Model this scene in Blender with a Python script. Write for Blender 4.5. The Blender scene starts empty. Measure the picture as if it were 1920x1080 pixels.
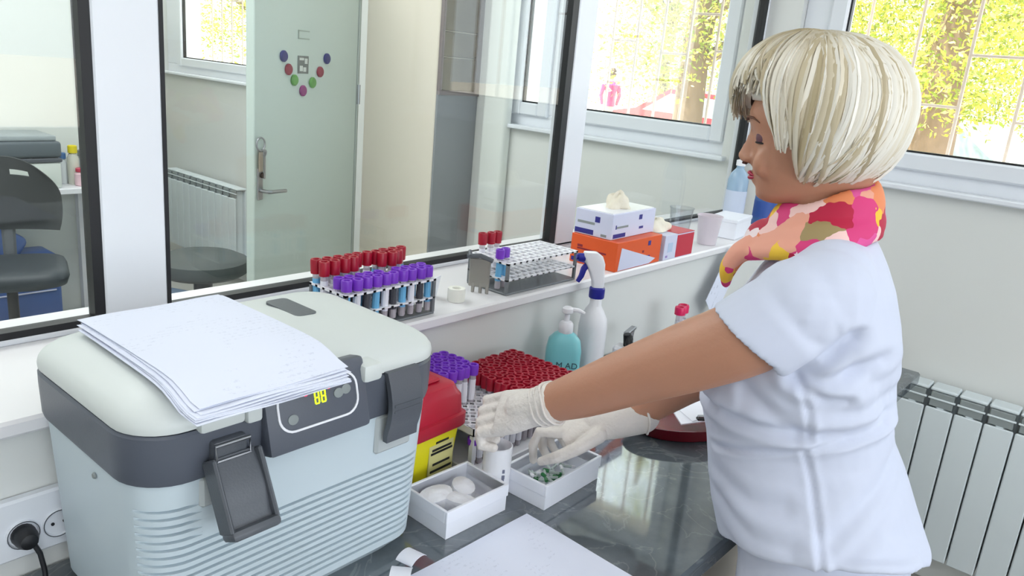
import bpy, bmesh, math, random
from mathutils import Vector, Matrix
SC = bpy.context.scene
COL = SC.collection
random.seed(7)
R = math.radians

# ---------------------------------------------------------------- camera
def make_camera():
    yaw, pitch, roll = R(39.5), R(15.8), R(-5.27)
    f = Vector((math.cos(yaw)*math.cos(pitch), math.sin(yaw)*math.cos(pitch), -math.sin(pitch)))
    r = Vector((math.sin(yaw), -math.cos(yaw), 0))
    d = f.cross(r)
    r2 = math.cos(roll)*r + math.sin(roll)*d
    d2 = -math.sin(roll)*r + math.cos(roll)*d
    m = Matrix((r2, -d2, -f)).transposed().to_4x4()
    m.translation = (0, 0, 1.55)
    cam = bpy.data.cameras.new('camera')
    cam.sensor_width = 36; cam.lens = 1480*36/1920; cam.clip_start = .02; cam.clip_end = 300
    o = bpy.data.objects.new('camera', cam); COL.objects.link(o); o.matrix_world = m
    SC.camera = o
make_camera()

# ---------------------------------------------------------------- world, sun, lamps, exposure
w = bpy.data.worlds.new('world'); SC.world = w; w.use_nodes = True
bg = w.node_tree.nodes['Background']
bg.inputs[0].default_value = (.86, .93, 1, 1); bg.inputs[1].default_value = 4.6
SUN = bpy.data.lights.new('sun', 'SUN'); SUN.energy = 17.0; SUN.angle = R(1.2); SUN.color = (1, .97, .9)
o = bpy.data.objects.new('sun', SUN); COL.objects.link(o)
o.rotation_euler = Vector((.40, -.45, -1.0)).to_track_quat('-Z', 'Y').to_euler()
def area(name, loc, sx, sy, power, col=(1, .98, .96)):
    l = bpy.data.lights.new(name, 'AREA'); l.shape = 'RECTANGLE'; l.size = sx; l.size_y = sy
    l.energy = power; l.color = col
    o = bpy.data.objects.new(name, l); COL.objects.link(o); o.location = loc
    return o
# fluorescent ceiling panels of the two rooms
LAMPS = [(-.5, -.9, 4), (.9, -.9, 4), (-.5, .35, 5), (.4, 2.5, 24), (1.35, 2.9, 26), (-.6, 3.0, 24), (2.35, 5.0, 14)]
for i, (x, y, p) in enumerate(LAMPS):
    area('ceiling_lamp', (x, y, 2.84), .6, 1.2, p, (.96, .985, 1))
vs = SC.view_settings
vs.view_transform = 'Standard'; vs.look = 'None'; vs.gamma = 1; vs.use_curve_mapping = False
vs.exposure = -.15

# ---------------------------------------------------------------- helpers
def hexc(h):
    h = h.lstrip('#'); c = [int(h[i:i+2], 16)/255 for i in (0, 2, 4)]
    return tuple(x/12.92 if x <= .04045 else ((x+.055)/1.055)**2.4 for x in c)

def mk(name, col, rough=.5, metal=0, var=.05, vscale=9, bump=0, bscale=90, **kw):
    m = bpy.data.materials.new(name); m.use_nodes = True
    nt = m.node_tree; p = nt.nodes['Principled BSDF']
    c = hexc(col) if isinstance(col, str) else col
    p.inputs['Roughness'].default_value = rough; p.inputs['Metallic'].default_value = metal
    for k, v in kw.items(): p.inputs[k.replace('_', ' ')].default_value = v
    tc = nt.nodes.new('ShaderNodeTexCoord')
    n = nt.nodes.new('ShaderNodeTexNoise'); n.inputs['Scale'].default_value = vscale; n.inputs['Detail'].default_value = 4
    nt.links.new(tc.outputs['Object'], n.inputs['Vector'])
    mx = nt.nodes.new('ShaderNodeMix'); mx.data_type = 'RGBA'
    mx.inputs['A'].default_value = tuple(max(0, x*(1-var)) for x in c)+(1,)
    mx.inputs['B'].default_value = tuple(min(1, x*(1+var)) for x in c)+(1,)
    nt.links.new(n.outputs['Fac'], mx.inputs['Factor'])
    nt.links.new(mx.outputs['Result'], p.inputs['Base Color'])
    if bump:
        n2 = nt.nodes.new('ShaderNodeTexNoise'); n2.inputs['Scale'].default_value = bscale
        nt.links.new(tc.outputs['Object'], n2.inputs['Vector'])
        b = nt.nodes.new('ShaderNodeBump'); b.inputs['Strength'].default_value = bump; b.inputs['Distance'].default_value = .01
        nt.links.new(n2.outputs['Fac'], b.inputs['Height']); nt.links.new(b.outputs['Normal'], p.inputs['Normal'])
    return m

def glassmat(name, tint=(1, 1, 1), refl=.06, rough=.0):
    m = bpy.data.materials.new(name); m.use_nodes = True; nt = m.node_tree
    nt.nodes.remove(nt.nodes['Principled BSDF'])
    t = nt.nodes.new('ShaderNodeBsdfTransparent'); t.inputs[0].default_value = (*tint, 1)
    g = nt.nodes.new('ShaderNodeBsdfGlossy'); g.inputs['Roughness'].default_value = rough
    lw = nt.nodes.new('ShaderNodeLayerWeight'); lw.inputs['Blend'].default_value = .5
    pw = nt.nodes.new('ShaderNodeMath'); pw.operation = 'POWER'; pw.inputs[1].default_value = 4
    ma = nt.nodes.new('ShaderNodeMath'); ma.operation = 'MULTIPLY_ADD'; ma.inputs[1].default_value = .6; ma.inputs[2].default_value = refl*.6
    nt.links.new(lw.outputs['Facing'], pw.inputs[0]); nt.links.new(pw.outputs[0], ma.inputs[0])
    mx = nt.nodes.new('ShaderNodeMixShader')
    nt.links.new(ma.outputs[0], mx.inputs[0]); nt.links.new(t.outputs[0], mx.inputs[1]); nt.links.new(g.outputs[0], mx.inputs[2])
    nt.links.new(mx.outputs[0], nt.nodes['Material Output'].inputs[0])
    return m

class B:
    def __init__(s): s.v = []; s.f = []
    def add(s, vs, fs, m=None):
        k = len(s.v)
        s.v += [tuple(m @ Vector(p)) if m else tuple(p) for p in vs]
        s.f += [tuple(i+k for i in f) for f in fs]; return s
    def box(s, x0, x1, y0, y1, z0, z1, bev=0, seg=1, m=None):
        bm = bmesh.new(); bmesh.ops.create_cube(bm, size=1)
        for v in bm.verts:
            v.co = ((x0+x1)/2+v.co.x*(x1-x0), (y0+y1)/2+v.co.y*(y1-y0), (z0+z1)/2+v.co.z*(z1-z0))
        if bev: bmesh.ops.bevel(bm, geom=bm.edges[:], offset=bev, segments=seg, profile=.5, affect='EDGES')
        bm.verts.index_update()
        s.add([v.co[:] for v in bm.verts], [[v.index for v in f.verts] for f in bm.faces], m); bm.free(); return s
    def loft(s, rings, cap=(1, 1), closed=True, m=None):
        n = len(rings[0]); vs = [p for r in rings for p in r]; fs = []
        for i in range(len(rings)-1):
            for j in range(n if closed else n-1):
                a, b = i*n+j, i*n+(j+1) % n
                fs.append((a, b, b+n, a+n))
        if cap[0]: fs.append(tuple(range(n-1, -1, -1)))
        if cap[1]: fs.append(tuple(range((len(rings)-1)*n, len(rings)*n)))
        return s.add(vs, fs, m)
    def lathe(s, prof, n=20, c=(0, 0, 0), m=None, cap=(1, 1), sx=1, sy=1):
        rings = [[(c[0]+r*sx*math.cos(2*math.pi*k/n), c[1]+r*sy*math.sin(2*math.pi*k/n), c[2]+z) for k in range(n)] for r, z in prof]
        return s.loft(rings, cap, True, m)
    def tube(s, pts, rad, n=8, cap=(1, 1), flat=1.0, up=None):
        pts = [Vector(p) for p in pts]; rings = []; ref = Vector(up) if up else None
        for i, p in enumerate(pts):
            t = (pts[min(i+1, len(pts)-1)]-pts[max(i-1, 0)]).normalized()
            if ref is None: ref = Vector((0, 0, 1)) if abs(t.z) < .9 else Vector((1, 0, 0))
            a = (ref-t*ref.dot(t)).normalized(); b = t.cross(a); ref = a
            r = rad[i] if isinstance(rad, (list, tuple)) else rad
            rings.append([p+a*r*math.cos(2*math.pi*k/n)*flat+b*r*math.sin(2*math.pi*k/n) for k in range(n)])
        return s.loft(rings, cap)
    def cyl(s, p0, p1, r0, r1=None, n=14): return s.tube([p0, p1], [r0, r0 if r1 is None else r1], n)
    def grid(s, fn, nu, nv, m=None):
        vs = [fn(i/nu, j/nv) for i in range(nu+1) for j in range(nv+1)]
        fs = [(i*(nv+1)+j, (i+1)*(nv+1)+j, (i+1)*(nv+1)+j+1, i*(nv+1)+j+1) for i in range(nu) for j in range(nv)]
        return s.add(vs, fs, m)
    def sheet(s, fn, nu, nv, th):
        """closed thin sheet: fn gives the top surface, th its thickness downwards"""
        top = [Vector(fn(i/nu, j/nv)) for i in range(nu+1) for j in range(nv+1)]
        n = len(top); W = nv+1
        fs = []
        for i in range(nu):
            for j in range(nv):
                a = i*W+j; fs += [(a, a+W, a+W+1, a+1), (n+a+1, n+a+W+1, n+a+W, n+a)]
        rim = [i*W for i in range(nu+1)]+[nu*W+j for j in range(1, W)]+[i*W+nv for i in range(nu-1, -1, -1)]+[j for j in range(nv-1, 0, -1)]
        for k in range(len(rim)):
            a, b = rim[k], rim[(k+1) % len(rim)]; fs.append((a, a+n, b+n, b))
        return s.add(top+[p-Vector((0, 0, th)) for p in top], fs)

def obj(name, b, mat, parent=None, loc=None, smooth=35, kind=None, rot=None):
    me = bpy.data.meshes.new(name); me.from_pydata(b.v, [], b.f); me.update()
    bm = bmesh.new(); bm.from_mesh(me); bmesh.ops.recalc_face_normals(bm, faces=bm.faces[:]); bm.to_mesh(me); bm.free()
    if smooth:
        me.shade_smooth()
        if smooth < 180: me.set_sharp_from_angle(angle=R(smooth))
    me.materials.append(mat)
    o = bpy.data.objects.new(name, me); COL.objects.link(o)
    if parent: o.parent = parent
    if loc: o.location = loc
    if rot: o.rotation_euler = rot
    if kind: o['kind'] = kind
    return o
def tag(o, label, cat, group=None):
    o['label'] = label; o['category'] = cat
    if group: o['group'] = group
    return o
def thing(name, label, cat, loc=(0, 0, 0), rz=0, group=None):
    o = bpy.data.objects.new(name, None); COL.objects.link(o); o.location = loc; o.rotation_euler = (0, 0, rz)
    o.empty_display_size = .02
    return tag(o, label, cat, group)
def copy_tree(o, parent=None):
    c = o.copy(); COL.objects.link(c); c.parent = parent
    for ch in list(o.children): copy_tree(ch, c)
    return c
def struct(name, b, mat, smooth=35): return obj(name, b, mat, smooth=smooth, kind='structure')
def rr(cx, cy, hx, hy, r, z, n=6):
    """rounded rectangle ring, counter-clockwise, starting at +x side"""
    out = []
    for k, (sx, sy) in enumerate(((1, 1), (-1, 1), (-1, -1), (1, -1))):
        for i in range(n+1):
            a = math.pi/2*(k+i/n)
            out.append((cx+sx*(hx-r)+r*math.cos(a), cy+sy*(hy-r)+r*math.sin(a), z))
    return out
def text(name, s, size, mat, parent, loc, rot, ext=.0004):
    cu = bpy.data.curves.new(name, 'FONT'); cu.body = s; cu.size = size; cu.extrude = ext; cu.align_x = 'CENTER'; cu.align_y = 'CENTER'
    t = bpy.data.objects.new(name, cu); COL.objects.link(t)
    dg = bpy.context.evaluated_depsgraph_get(); me = bpy.data.meshes.new_from_object(t.evaluated_get(dg))
    bpy.data.objects.remove(t); me.materials.clear(); me.materials.append(mat)
    o = bpy.data.objects.new(name, me); COL.objects.link(o); o.parent = parent; o.location = loc; o.rotation_euler = rot
    return o

# ---------------------------------------------------------------- materials
WALL = mk('wall_paint', '#dedfdc', .6, var=.02, vscale=2)
WALL2 = mk('far_wall_paint', '#e2e5e0', .6, var=.02, vscale=2)
CREAM = mk('cream_paint', '#e9dfd0', .5, var=.02, vscale=2)
PVC = mk('white_plastic_profile', '#e6e9ef', .3, var=.01)
LEDGE = mk('ledge_laminate', '#e9e7e9', .28, var=.02, vscale=3)
GASKET = mk('black_rubber', '#0d0e14', .5)
GLASS = glassmat('pane_glass', (.97, .99, .98), .055)
CLEAR = glassmat('clear_plastic', (.93, .94, .95), .06, .1)
STEEL = mk('steel', '#a9abb0', .28, 1)
WHITE = mk('white_plastic', '#eeeef3', .35, var=.02)
DGREY = mk('dark_grey_plastic', '#54585f', .38, var=.05, bump=.05, bscale=400)
BLACK = mk('black_plastic', '#15161a', .4)
PAPER = mk('white_paper', '#f1f2fb', .75, var=.01, vscale=30)
RED = mk('red_plastic', '#a30a28', .35, var=.1, vscale=60)
PURPLE = mk('purple_plastic', '#7a35c4', .38, var=.08, vscale=60)
# ================================================================ setting
XW = 2.76
fm = mk('floor_vinyl', '#a9a6a0', .35, var=.08, vscale=5)
struct('floor', B().box(-2, XW, -2.5, 6.2, -.05, 0), fm)
struct('ceiling', B().box(-2, XW+.3, -2.5, 6.2, 2.9, 2.98), mk('ceiling_paint', '#f0f0ee', .7, var=.01))
struct('wall_left', B().box(-2.1, -2, -2.5, 6.2, 0, 2.9), WALL)
struct('wall_rear', B().box(-2.1, XW+.3, -2.6, -2.5, 0, .9).box(-2.1, XW+.3, -2.6, -2.5, 2.55, 2.9).box(-2.1, -1.7, -2.6, -2.5, .9, 2.55).box(2.3, XW+.3, -2.6, -2.5, .9, 2.55), WALL)  # unseen wall; its wide opening is added to let sky light fill the room
struct('window_8', B().box(-1.7, -1.64, -2.58, -2.52, .9, 2.55).box(2.24, 2.3, -2.58, -2.52, .9, 2.55).box(-1.7, 2.3, -2.58, -2.52, .9, .96).box(-1.7, 2.3, -2.58, -2.52, 2.49, 2.55).box(.27, .33, -2.58, -2.52, .96, 2.49), PVC)  # frame for the added opening, invented as a daylight source
wb = B()
zs, zt = 1.285, 2.22                       # window openings
wb.box(XW, XW+.28, -2.5, 6.2, 0, zs).box(XW, XW+.28, -2.5, 6.2, zt, 2.9)
for a, b in ((-2.5, -.55), (1.12, 1.33), (2.42, 4.42), (5.62, 6.2)): wb.box(XW, XW+.28, a, b, zs, zt)
struct('wall_window', wb, WALL)
struct('wall_back', B().box(-2, 1.95, 4.37, 4.47, 0, 2.9).box(1.85, 1.95, 4.47, 6.2, 0, 2.9), WALL2)
struct('wall_far', B().box(-2, XW+.28, 6.1, 6.2, 0, 2.9), WALL2)
struct('baseboard_back', B().box(-2, 1.94, 4.352, 4.37, 0, .07), mk('baseboard_grey', '#8c918f', .5))
# low wall under the glazing, its ledge board
struct('wall_partition', B().box(-2, XW, 1.0, 1.30, 0, 1.068), WALL)
struct('trim_ledge', B().box(-2, XW, .982, 1.36, 1.068, 1.09, .004), LEDGE)

# glazed partition
P = B()
def post(n, x0, x1):
    o = struct(n, B().box(x0, x1, 1.236, 1.292, 1.09, 2.9, .003), PVC); return o
post('trim_1', .502, .602); post('trim_2', 1.662, 1.742); post('trim_3', XW-.012, XW); post('trim_4', -.62, -.52)
struct('trim_5', B().box(-2, XW, 1.236, 1.292, 1.09, 1.099, .002).box(-2, XW, 1.236, 1.292, 2.42, 2.5, .002), PVC)
def gasket(n, x0, x1): struct(n, B().box(x0, x1, 1.238, 1.262, 1.099, 2.42), GASKET)
gasket('trim_6', .486, .502); gasket('trim_7', .602, .609); gasket('trim_8', 1.638, 1.662); gasket('trim_9', XW-.04, XW-.012)
struct('trim_10', B().box(-.52, .486, 1.2385, 1.262, 1.099, 1.11).box(.609, 1.638, 1.2385, 1.262, 1.099, 1.11).box(1.742, XW-.04, 1.2385, 1.262, 1.099, 1.106), GASKET)
for i, (a, b) in enumerate(((-.52, .486), (.609, 1.638), (1.742, XW-.04))):
    struct('window_%d' % (i+4), B().box(a-.003, b+.003, 1.247, 1.253, 1.10, 2.43), GLASS)

# outside windows: frame, sash, bead, pane, sill
def window(n, y0, y1, panes, zg=1.39, mull=None, frost=None):
    root = bpy.data.objects.new('window_%d' % n, None); COL.objects.link(root); root['kind'] = 'structure'
    x0 = XW+.03
    f = B()
    lo, hi = min(p[0] for p in panes), max(p[1] for p in panes)
    f.box(x0, x0+.07, y0, y1, zs, zg-.045, .004).box(x0, x0+.07, y0, y1, 2.17, zt, .004)
    f.box(x0, x0+.07, y0, lo-.045, zg-.045, 2.17, .004).box(x0, x0+.07, hi+.045, y1, zg-.045, 2.17, .004)
    for a, b in zip(panes[:-1], panes[1:]): f.box(x0, x0+.07, a[1]+.045, b[0]-.045, zg-.045, 2.17, .004)
    obj('window_frame', f, PVC, root)
    for a, b in panes:
        s = B()
        s.box(x0-.018, x0+.05, a-.055, a, zg-.055, 2.18, .006).box(x0-.018, x0+.05, b, b+.055, zg-.055, 2.18, .006)
        s.box(x0-.018, x0+.05, a, b, zg-.055, zg, .006).box(x0-.018, x0+.05, a, b, 2.12, 2.18, .006)
        sh = obj('sash', s, PVC, root)
        g = B(); t = .006
        g.box(x0+.0, x0+.02, a, a+t, zg, 2.12).box(x0+.0, x0+.02, b-t, b, zg, 2.12).box(x0+.0, x0+.02, a, b, zg, zg+t)
        obj('seal', g, GASKET, sh)
        obj('pane', B().box(x0+.008, x0+.014, a, b, zg, 2.12), GLASS, sh)
    obj('window_sill', B().box(XW-.035, x0+.0, y0-.02, y1+.02, zs-.012, zs+.006, .004), PVC, root)
    return root
window(1, -.55, 1.12, [(-.40, .975)])
window(2, 1.33, 2.42, [(1.40, 2.06), (2.24, 2.34)])
window(3, 4.42, 5.62, [(4.58, 5.40)])

# counter
cm = bpy.data.materials.new('grey_marble_laminate'); cm.use_nodes = True
nt = cm.node_tree; p = nt.nodes['Principled BSDF']
tc = nt.nodes.new('ShaderNodeTexCoord'); n1 = nt.nodes.new('ShaderNodeTexNoise'); n1.inputs['Scale'].default_value = 5; n1.inputs['Detail'].default_value = 8; n1.inputs['Roughness'].default_value = .65
nt.links.new(tc.outputs['Object'], n1.inputs['Vector'])
r1 = nt.nodes.new('ShaderNodeValToRGB'); e = r1.color_ramp.elements
e[0].position = .3; e[0].color = (.045, .055, .066, 1); e[1].position = .75; e[1].color = (.16, .19, .21, 1)
nt.links.new(n1.outputs['Fac'], r1.inputs['Fac'])
n2 = nt.nodes.new('ShaderNodeTexNoise'); n2.inputs['Scale'].default_value = 7; n2.inputs['Detail'].default_value = 6; n2.inputs['Distortion'].default_value = 1.6
nt.links.new(tc.outputs['Object'], n2.inputs['Vector'])
r2 = nt.nodes.new('ShaderNodeValToRGB'); e = r2.color_ramp.elements
e[0].position = .485; e[0].color = (0, 0, 0, 1); e[1].position = .5; e[1].color = (1, 1, 1, 1); q = e.new(.515); q.color = (0, 0, 0, 1)
nt.links.new(n2.outputs['Fac'], r2.inputs['Fac'])
mx = nt.nodes.new('ShaderNodeMix'); mx.data_type = 'RGBA'; mx.inputs['B'].default_value = (.42, .46, .48, 1)
mul = nt.nodes.new('ShaderNodeMath'); mul.operation = 'MULTIPLY'; mul.inputs[1].default_value = .22
nt.links.new(r2.outputs['Color'], mul.inputs[0]); nt.links.new(mul.outputs[0], mx.inputs['Factor'])
nt.links.new(r1.outputs['Color'], mx.inputs['A']); nt.links.new(mx.outputs['Result'], p.inputs['Base Color'])
p.inputs['Roughness'].default_value = .05; p.inputs['IOR'].default_value = 2.1
wt = obj('worktop', B().box(-1.2, 2.2, .405, .9995, .836, .87, .005, 1), cm, smooth=None)
tag(wt, 'dark grey marbled worktop running below the glazed partition', 'worktop')
BEIGE = mk('cabinet_beige', '#cbc3b8', .45, var=.03)
for i, (a, lab) in enumerate(((-1.1, 'beige base cabinet under the left end of the worktop'), (0.0, 'beige base cabinet under the worktop below the cooler box'), (1.1, 'beige base cabinet under the worktop beside the person in white'))):
    t = thing('base_cabinet', lab, 'cabinet', (a, 0, 0), 0, 'beige cabinets under the worktop')
    obj('body', B().box(.003, 1.077, .47, .998, .1, .835).box(.02, 1.06, .52, .99, 0, .1), BEIGE, t)
    for k in range(2):
        d = obj('door', B().box(.006+k*.536, .536+k*.536, .45, .469, .12, .825, .003), BEIGE, t)
        obj('handle', B().tube([(.47+k*.13, .45, .74), (.47+k*.13, .42, .74), (.47+k*.13, .42, .62), (.47+k*.13, .45, .62)], .005), STEEL, d)

# radiators: columns with flared top grilles
def radiator(name, label, x, y0, n, ztop, h, pitch=.083, pr=1.0):
    t = thing(name, label, 'radiator', (x, y0, 0))
    col = B(); w = pitch*.47
    zb = ztop-h
    col.box(-.045, -.035, -w, w, zb, ztop-.062, .003)               # front plate
    col.box(-.035, .03, -.012, .012, zb, ztop-.02, .003)
    col.box(.03, .04, -w, w, zb, ztop-.01, .003)
    col.box(-.04, .04, -w, w, zb, zb+.03, .004)
    col.box(-.03, .04, -w, w, ztop-.012, ztop, .004)                   # cap
    col.box(-.040, -.030, -w, w, ztop-.036, ztop-.030, .002)
    first = obj('fin', col, RADM, t)
    top = B()
    top.box(-.036, -.028, -w*.85, w*.85, ztop-.060, ztop-.012, .002)
    g0 = obj('grille', top, RADG, first)
    for i in range(1, n):
        c = first.copy(); COL.objects.link(c); c.parent = t; c.location = (0, -i*pitch, 0)
        g = g0.copy(); COL.objects.link(g); g.parent = c
    v = B().cyl((0, .035, ztop-.06), (0, .075, ztop-.06), .012).cyl((0, .075, ztop-.06), (-.05, .085, ztop-.06), .016, .013)
    obj('valve', v, WHITE, t)
    return t
RADM = mk('radiator_enamel', '#dbe3e6', .35, var=.02); RADG = mk('radiator_grille_grey', '#8d9494', .5)
radiator('radiator', 'white panelled radiator on the window wall behind the person in white', 2.70, .498, 16, .69, .56)
radiator('radiator', 'white radiator under the far left window behind the door', 2.68, 5.36, 11, .64, .52, .083)
# ================================================================ cooler box with its papers
BODY = mk('cooler_body', '#c9d6dd', .42, var=.02)
LID = mk('cooler_lid', '#d3d8d6', .45, var=.02)
BAND = mk('cooler_band', '#565b66', .4, var=.05, bump=.04, bscale=500)
cx, cy = .522, .857
ck = thing('cooler_box', 'large pale grey portable cooler box with dark band and latches on the worktop', 'cooler box', (cx, cy, .87))
b = B(); N = 8
def bring(z, inset=0, mask=None):
    t = min(1, z/.23); hx, hy = .197+.011*t, .131+.010*t
    if z < .018: q = .018-z; hx -= q*.8; hy -= q*.8
    ring = rr(0, 0, hx, hy, .05, z, N); out = []
    k3 = 3*(N+1); NF = 24; a_, c_ = ring[k3-1], ring[k3]                # front edge gets its own points
    ring = ring[:k3]+[(a_[0]+(c_[0]-a_[0])*i/NF, a_[1], z) for i in range(1, NF)]+ring[k3:]
    for (x, y, zz) in ring:
        k = 1 if inset and y < -(hy-.026) and x < .176 else 0
        if k and mask: k = mask(x)
        out.append((x, y+inset*k, zz))
    return out
zsn = [0, .006, .018, .024]
rings = [bring(z) for z in zsn]
z = .030
while z < .200:
    top = z > .155
    m = (lambda x: 1.0 if x < -.150 else 0.0) if top else None
    for dz, i in ((-.0020, 0), (-.0016, .0055), (.0016, .0055), (.0020, 0)): rings.append(bring(z+dz, i, m))
    z += .0098
rings += [bring(.215), bring(.232)]
obj('body', b.loft(rings), BODY, ck, smooth=28)
bb = B()
br = [rr(0, 0, .207+dx, .140+dx, .052+dx, zz, N) for zz, dx in ((.226, -.002), (.229, .005), (.236, .007), (.27, .0085), (.284, .0085), (.287, .006), (.287, -.02))]
obj('band', bb.loft(br), BAND, ck, smooth=30)
# lid: rounded dome
lr = []
for zz, dx in ((.288, .003), (.289, .0065), (.294, .007)): lr.append(rr(0, 0, .207+dx, .140+dx, .054, zz, N))
for k in range(1, 9):
    a = math.pi/2*k/8
    lr.append(rr(0, 0, .2135-.075*(1-math.cos(a))**1.05, .147-.085*(1-math.cos(a))**1.05, .054-.016*k/8, .294+.034*math.sin(a), N))
lr.append(rr(0, 0, .06, .03, .02, .331, N))
obj('lid', b := B().loft(lr), LID, ck, smooth=50)
# raised lid shoulders either side of the control panel
for s in (B().box(-.098, -.079, -.158, -.125, .281, .307, .004, 2), B().box(.058, .088, -.161, -.12, .288, .312, .006, 2), B().box(-.150, -.0985, -.1555, -.125, .284, .303, .004, 2)): obj('latch_shoulder', s, LID, ck)
obj('lid_inset', B().loft([rr(.085, .035, .017, .040, .008, .3225, 4), rr(.085, .035, .017, .040, .008, .331, 4)]), DGREY, ck)
# control panel
cp = B(); tilt = Matrix.Translation((-.006, -.150, .288)) @ Matrix.Rotation(R(-14), 4, 'X')
cp.box(-.07, .072, -.006, .02, -.055, .034, .006, 2, tilt)
pan = obj('control_panel', cp, BAND, ck)
pl = B()
def rrp(hx, hz, r, y):   # outline ring on the panel plane
    return [tilt @ Vector((x, y, zz)) for x, zz, _ in rr(0, -.006, hx, hz, r, 0, 6)]
pl.loft([rrp(.056, .027, .02, -.0055), rrp(.056, .027, .02, -.0075), rrp(.0535, .0245, .018, -.0075), rrp(.0535, .0245, .018, -.0055)], (0, 0))
obj('panel_outline', pl, WHITE, pan)
disp = mk('display_green', '#b8d800', .4); disp.node_tree.nodes['Principled BSDF'].inputs['Emission Color'].default_value = (.75, .95, .02, 1); disp.node_tree.nodes['Principled BSDF'].inputs['Emission Strength'].default_value = 1.2
ledm = mk('led_red', '#d0103c', .3); ledm.node_tree.nodes['Principled BSDF'].inputs['Emission Color'].default_value = (.9, .03, .12, 1); ledm.node_tree.nodes['Principled BSDF'].inputs['Emission Strength'].default_value = 1.0
dd = B()
def seg(b, x, zz, w, h): b.box(x-w/2, x+w/2, -.0072, -.0052, zz-h/2, zz+h/2, 0, 1, tilt)
for k, xo in enumerate((-.0045, .0045)):
    x = .002+xo; zc = -.001
    for zz in (-.007, 0, .007): seg(dd, x, zc+zz, .0052, .0016)
    for sx in (-.0026, .0026):
        for zz in (-.0035, .0035): seg(dd, x+sx, zc+zz, .0016, .006)
obj('display_digits', dd, disp, pan)
for x, zz in ((-.017, .007), (.015, .008)):
    obj('indicator_light', B().lathe([(.0032, 0), (.003, .002), (.001, .003)], 10, m=tilt @ Matrix.Translation((x, -.0052, zz)) @ Matrix.Rotation(R(90), 4, 'X')), ledm, pan)
for x, zz in ((-.037, -.018), (.028, -.003), (.039, -.001)):
    obj('button', B().lathe([(.006, 0), (.006, .0015), (.0048, .002)], 14, sx=1.15, m=tilt @ Matrix.Translation((x, -.0055, zz)) @ Matrix.Rotation(R(90), 4, 'X')), RADG, pan)
# latches
def latch_plate(w, h, th, curve):
    q = B()
    prof = []
    for i in range(9):
        t = i/8; prof.append((-.004-curve*math.sin(math.pi*t)*.012-(.004 if t > .9 else 0), -h*t))
    rings = [[(x, y+d, zz) for (y, zz) in prof for d in (0,)]+[(x, y+th, zz) for (y, zz) in reversed(prof)] for x in (-w/2, -w/2+.0001, w/2-.0001, w/2)]
    return q.loft(rings)
rec = mk('latch_recess', '#b9bfc0', .5)
for s in (B().box(.095, .157, -.1445, -.135, .172, .228, .004), B().box(-.146, -.086, -.1445, -.135, .190, .228, .004)): obj('latch_recess', s, rec, ck)
la = obj('latch', latch_plate(.052, .096, .008, 1.0), DGREY, ck, (.127, -.150, .290))
obj('latch_rib', B().box(-.022, .022, -.0165, -.010, -.052, -.049).box(-.022, .022, -.0165, -.010, -.044, -.041), DGREY, la)
lo_ = obj('latch', latch_plate(.052, .078, .010, .5), DGREY, ck, (-.117, -.156, .253), rot=(R(-27), R(0), 0))
obj('latch_edge', B().box(-.029, -.024, -.016, .012, -.08, 0, .002).box(.024, .029, -.016, .012, -.08, 0, .002).box(-.029, .029, -.018, .010, -.088, -.076, .005, 2), DGREY, lo_)
obj('latch_bail', B().tube([(-.02, -.004, -.004), (-.02, -.010, .012), (.02, -.010, .012), (.02, -.004, -.004), (-.02, -.004, -.004)], .0022), STEEL, lo_)
obj('latch_hook', B().box(-.138, -.098, -.158, -.143, .245, .272, .004, 2), DGREY, ck)
obj('hinge_screw', B().lathe([(.004, 0), (.003, .002)], 10, m=Matrix.Translation((-.208, -.03, .205)) @ Matrix.Rotation(R(-90), 4, 'Y')), RADG, ck)

# sheets of paper draped over the lid
ptxt = bpy.data.materials.new('written_paper'); ptxt.use_nodes = True
def written(m, sx, sy, ang, dark=.55):
    nt = m.node_tree; p = nt.nodes['Principled BSDF']; p.inputs['Roughness'].default_value = .7
    uv = nt.nodes.new('ShaderNodeTexCoord'); mp = nt.nodes.new('ShaderNodeMapping'); mp.inputs['Rotation'].default_value = (0, 0, ang)
    nt.links.new(uv.outputs['Object'], mp.inputs['Vector'])
    wv = nt.nodes.new('ShaderNodeTexWave'); wv.wave_type = 'BANDS'; wv.bands_direction = 'Y'; wv.inputs['Scale'].default_value = sy; wv.inputs['Distortion'].default_value = 0
    nz = nt.nodes.new('ShaderNodeTexNoise'); nz.inputs['Scale'].default_value = sx; nz.inputs['Detail'].default_value = 6; nz.inputs['Roughness'].default_value = .75
    nz2 = nt.nodes.new('ShaderNodeTexNoise'); nz2.inputs['Scale'].default_value = 14
    for q in (wv, nz, nz2): nt.links.new(mp.outputs[0], q.inputs['Vector'])
    def gt(a, th):
        g = nt.nodes.new('ShaderNodeMath'); g.operation = 'GREATER_THAN'; g.inputs[1].default_value = th; nt.links.new(a, g.inputs[0]); return g.outputs[0]
    def mul(a, b_):
        g = nt.nodes.new('ShaderNodeMath'); g.operation = 'MULTIPLY'; nt.links.new(a, g.inputs[0])
        if isinstance(b_, float): g.inputs[1].default_value = b_
        else: nt.links.new(b_, g.inputs[1])
        return g.outputs[0]
    k = mul(mul(mul(gt(wv.outputs['Fac'], .6), gt(nz.outputs['Fac'], .55)), gt(nz2.outputs['Fac'], .5)), dark)
    mx = nt.nodes.new('ShaderNodeMix'); mx.data_type = 'RGBA'
    mx.inputs['A'].default_value = (*hexc('#e2e6f6'), 1); mx.inputs['B'].default_value = (.22, .24, .34, 1)
    nt.links.new(k, mx.inputs['Factor']); nt.links.new(mx.outputs['Result'], p.inputs['Base Color'])
written(ptxt, 200, 34, R(4), .16)
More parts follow.
